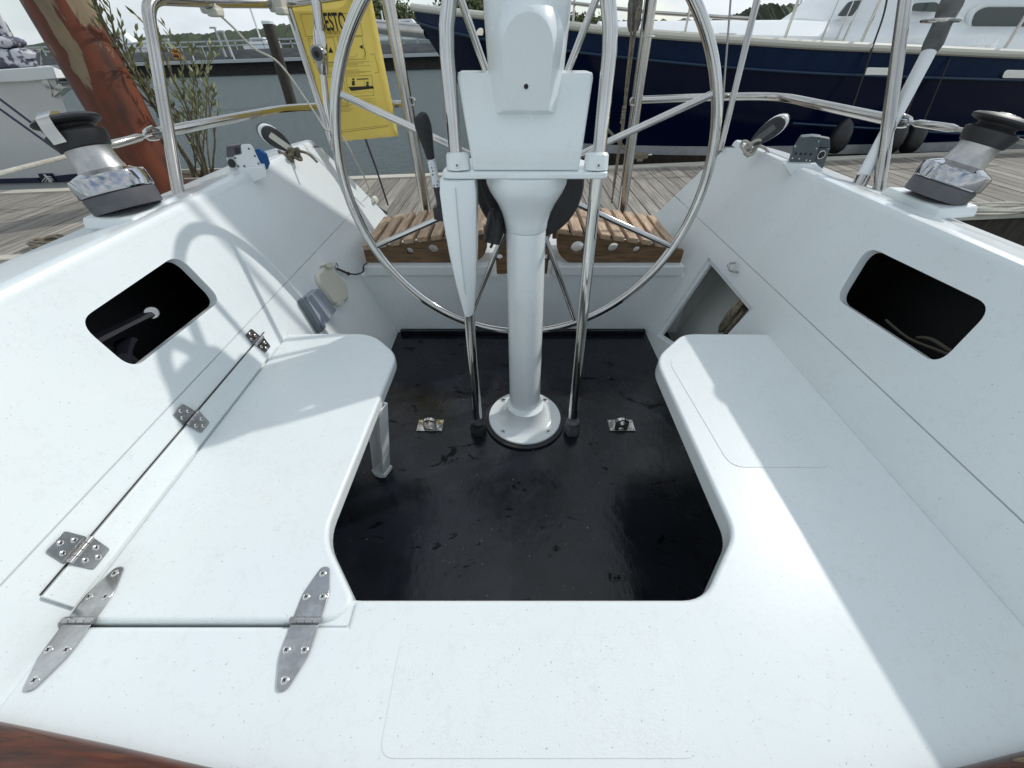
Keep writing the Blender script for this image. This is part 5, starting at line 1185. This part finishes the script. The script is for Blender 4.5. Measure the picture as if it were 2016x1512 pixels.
# distant boats
def far_boat(u, v, L_, Y_, lab, mastv=None):
    c = atw(u, v, Y=Y_); t = thing('distant_boat', lab, 'boat', tuple(c)); s_ = L_
    mb = MB(); mb.bridge([[c + Vector((x, y * w, z)) for y, z in ((-.15 * s_, 0), (0, -.05 * s_), (.15 * s_, 0), (.15 * s_, h), (-.15 * s_, h))] for x, w, h in ((-.5 * s_, .6, .12 * s_), (0, 1, .10 * s_), (.35 * s_, .7, .13 * s_), (.5 * s_, .05, .16 * s_))]); mb.build('hull', ROOF, t)
    mb = MB(); mb.bridge([[c + Vector((x, y * .1 * s_, z)) for y, z in ((-1, .1 * s_), (1, .1 * s_), (.85, .1 * s_ + h), (-.85, .1 * s_ + h))] for x, h in ((-.3 * s_, .02 * s_), (-.25 * s_, .14 * s_), (.1 * s_, .14 * s_), (.22 * s_, .02 * s_))]); mb.build('cabin', ROOF, t)
    mb = MB(); mb.box(c + Vector((-.07 * s_, 0, .19 * s_)), (.28 * s_, .19 * s_, .05 * s_)); mb.build('window', GLS, t)
    if mastv is not None:
        mb = MB(); zt2 = atw(u, mastv, Y=Y_).z; mb.tube([c, Vector((c.x, c.y, zt2))], .09, 6); mb.build('mast', M['paintw'], t)
far_boat(805, 78, 6, 50, 'white motor boat behind the pier between the thick left post and the wheel')
far_boat(760, 74, 6, 60, 'small white boat behind the pier by the left edge of the thick post', 20)
far_boat(252, 104, 6, 49, 'small white boat by the pier, behind the shrub')
far_boat(520, 97, 4, 56, 'far sailing boat behind the pier whose white mast rises beside the capped wooden pile', -60)

# hills and woods
rg = random.Random(9)
GRN = mat('far_wood', (.022, .035, .020), .9, noise=.09, col2=(.055, .075, .038), scl=(1, 1, 1)); 
def ridge(name, pts, depth, m_, lab=None, kind='structure', jit=2.0, seed=1):
    rg = random.Random(seed); mb = MB(); P = [atw(u, v, Y=Y_) for u, v, Y_ in pts]; P = spline(P, 26)
    rings = []
    for p in P:
        z = p.z + rg.uniform(-.5, .5) * jit
        rings.append([Vector((p.x, p.y - depth, WZ + .2)), Vector((p.x, p.y - depth * .75, WZ + (z - WZ) * (.45 + rg.uniform(-.08, .08)))), Vector((p.x, p.y - depth * .35, WZ + (z - WZ) * (.8 + rg.uniform(-.08, .08)))), Vector((p.x, p.y, z)), Vector((p.x, p.y + depth, WZ))])
    mb.bridge(rings, closed=False, cap=False); return mb.build(name, m_, None, smooth=False, kind=kind)
ridge('hills', [(-900, 110, 420), (-300, 97, 420), (100, 84, 400), (290, 73, 380), (400, 66, 370), (500, 58, 340), (570, 48, 330), (640, 42, 320), (760, 36, 300), (900, 28, 280), (1050, 26, 280), (1140, 42, 280), (1250, 40, 300), (1400, 38, 420), (1450, 28, 420), (1500, 10, 420), (1600, 8, 420), (2100, -5, 430), (3200, -10, 450)], 40, GRN, jit=2.2)
# clumpy woods in front of the ridge
lf = MB()
def clump(u, v, Y_, s_, n_, seed):
    rg = random.Random(seed); c = atw(u, v, Y=Y_)
    for k in range(n_):
        o_ = Vector((rg.gauss(0, s_), rg.gauss(0, s_ * .5), rg.gauss(0, s_ * .35))); q_ = c + o_; a = rg.uniform(.10, .32)
        d1 = Vector((rg.uniform(-1, 1), rg.uniform(-1, 1), rg.uniform(-1, 1))).normalized() * a; d2 = d1.orthogonal().normalized() * a
        lf.face([q_ - d1, q_ + d2, q_ + d1, q_ - d2])
for u, v, s_ in ((725, 28, 2.6), (745, 26, 2.4), (760, 32, 2.2), (915, 20, 2.4), (935, 17, 2.4), (950, 20, 2.2), (1120, 45, 1.6), (1140, 47, 1.5), (1158, 48, 1.3)):
    for j in range(3): clump(u + j * 4, v + 3 + j, 95, s_, 1100, int(u + j))
lf.build('woodland', mat('wood_leaves', (.06, .075, .028), .8, noise=.5, col2=(.12, .14, .05)), None, smooth=False, merge=False, kind='stuff', label='strip of leafy trees on the far shore')
# masts of boats beyond
for k, (u0, v0, u1, v1, Y_, lb) in enumerate(((1565, 40, 1590, -40, 30, 'slim bare mast beyond the dark yacht, left of its wheelhouse'),)):
    mb = MB(); a = atw(u0, v0, Y=Y_); mb.tube([Vector((a.x, a.y, WZ)), a, Vector((a.x, a.y, a.z + 6))], .06, 6); mb.build('mast', M['paintw'], None, label=lb, category='mast')

# ------------------------------------------------------------------ put the yacht's things in the heeled frame
bpy.context.view_layer.update()
for o in BOAT_ROOTS:
    o.matrix_world = HEEL @ o.matrix_world
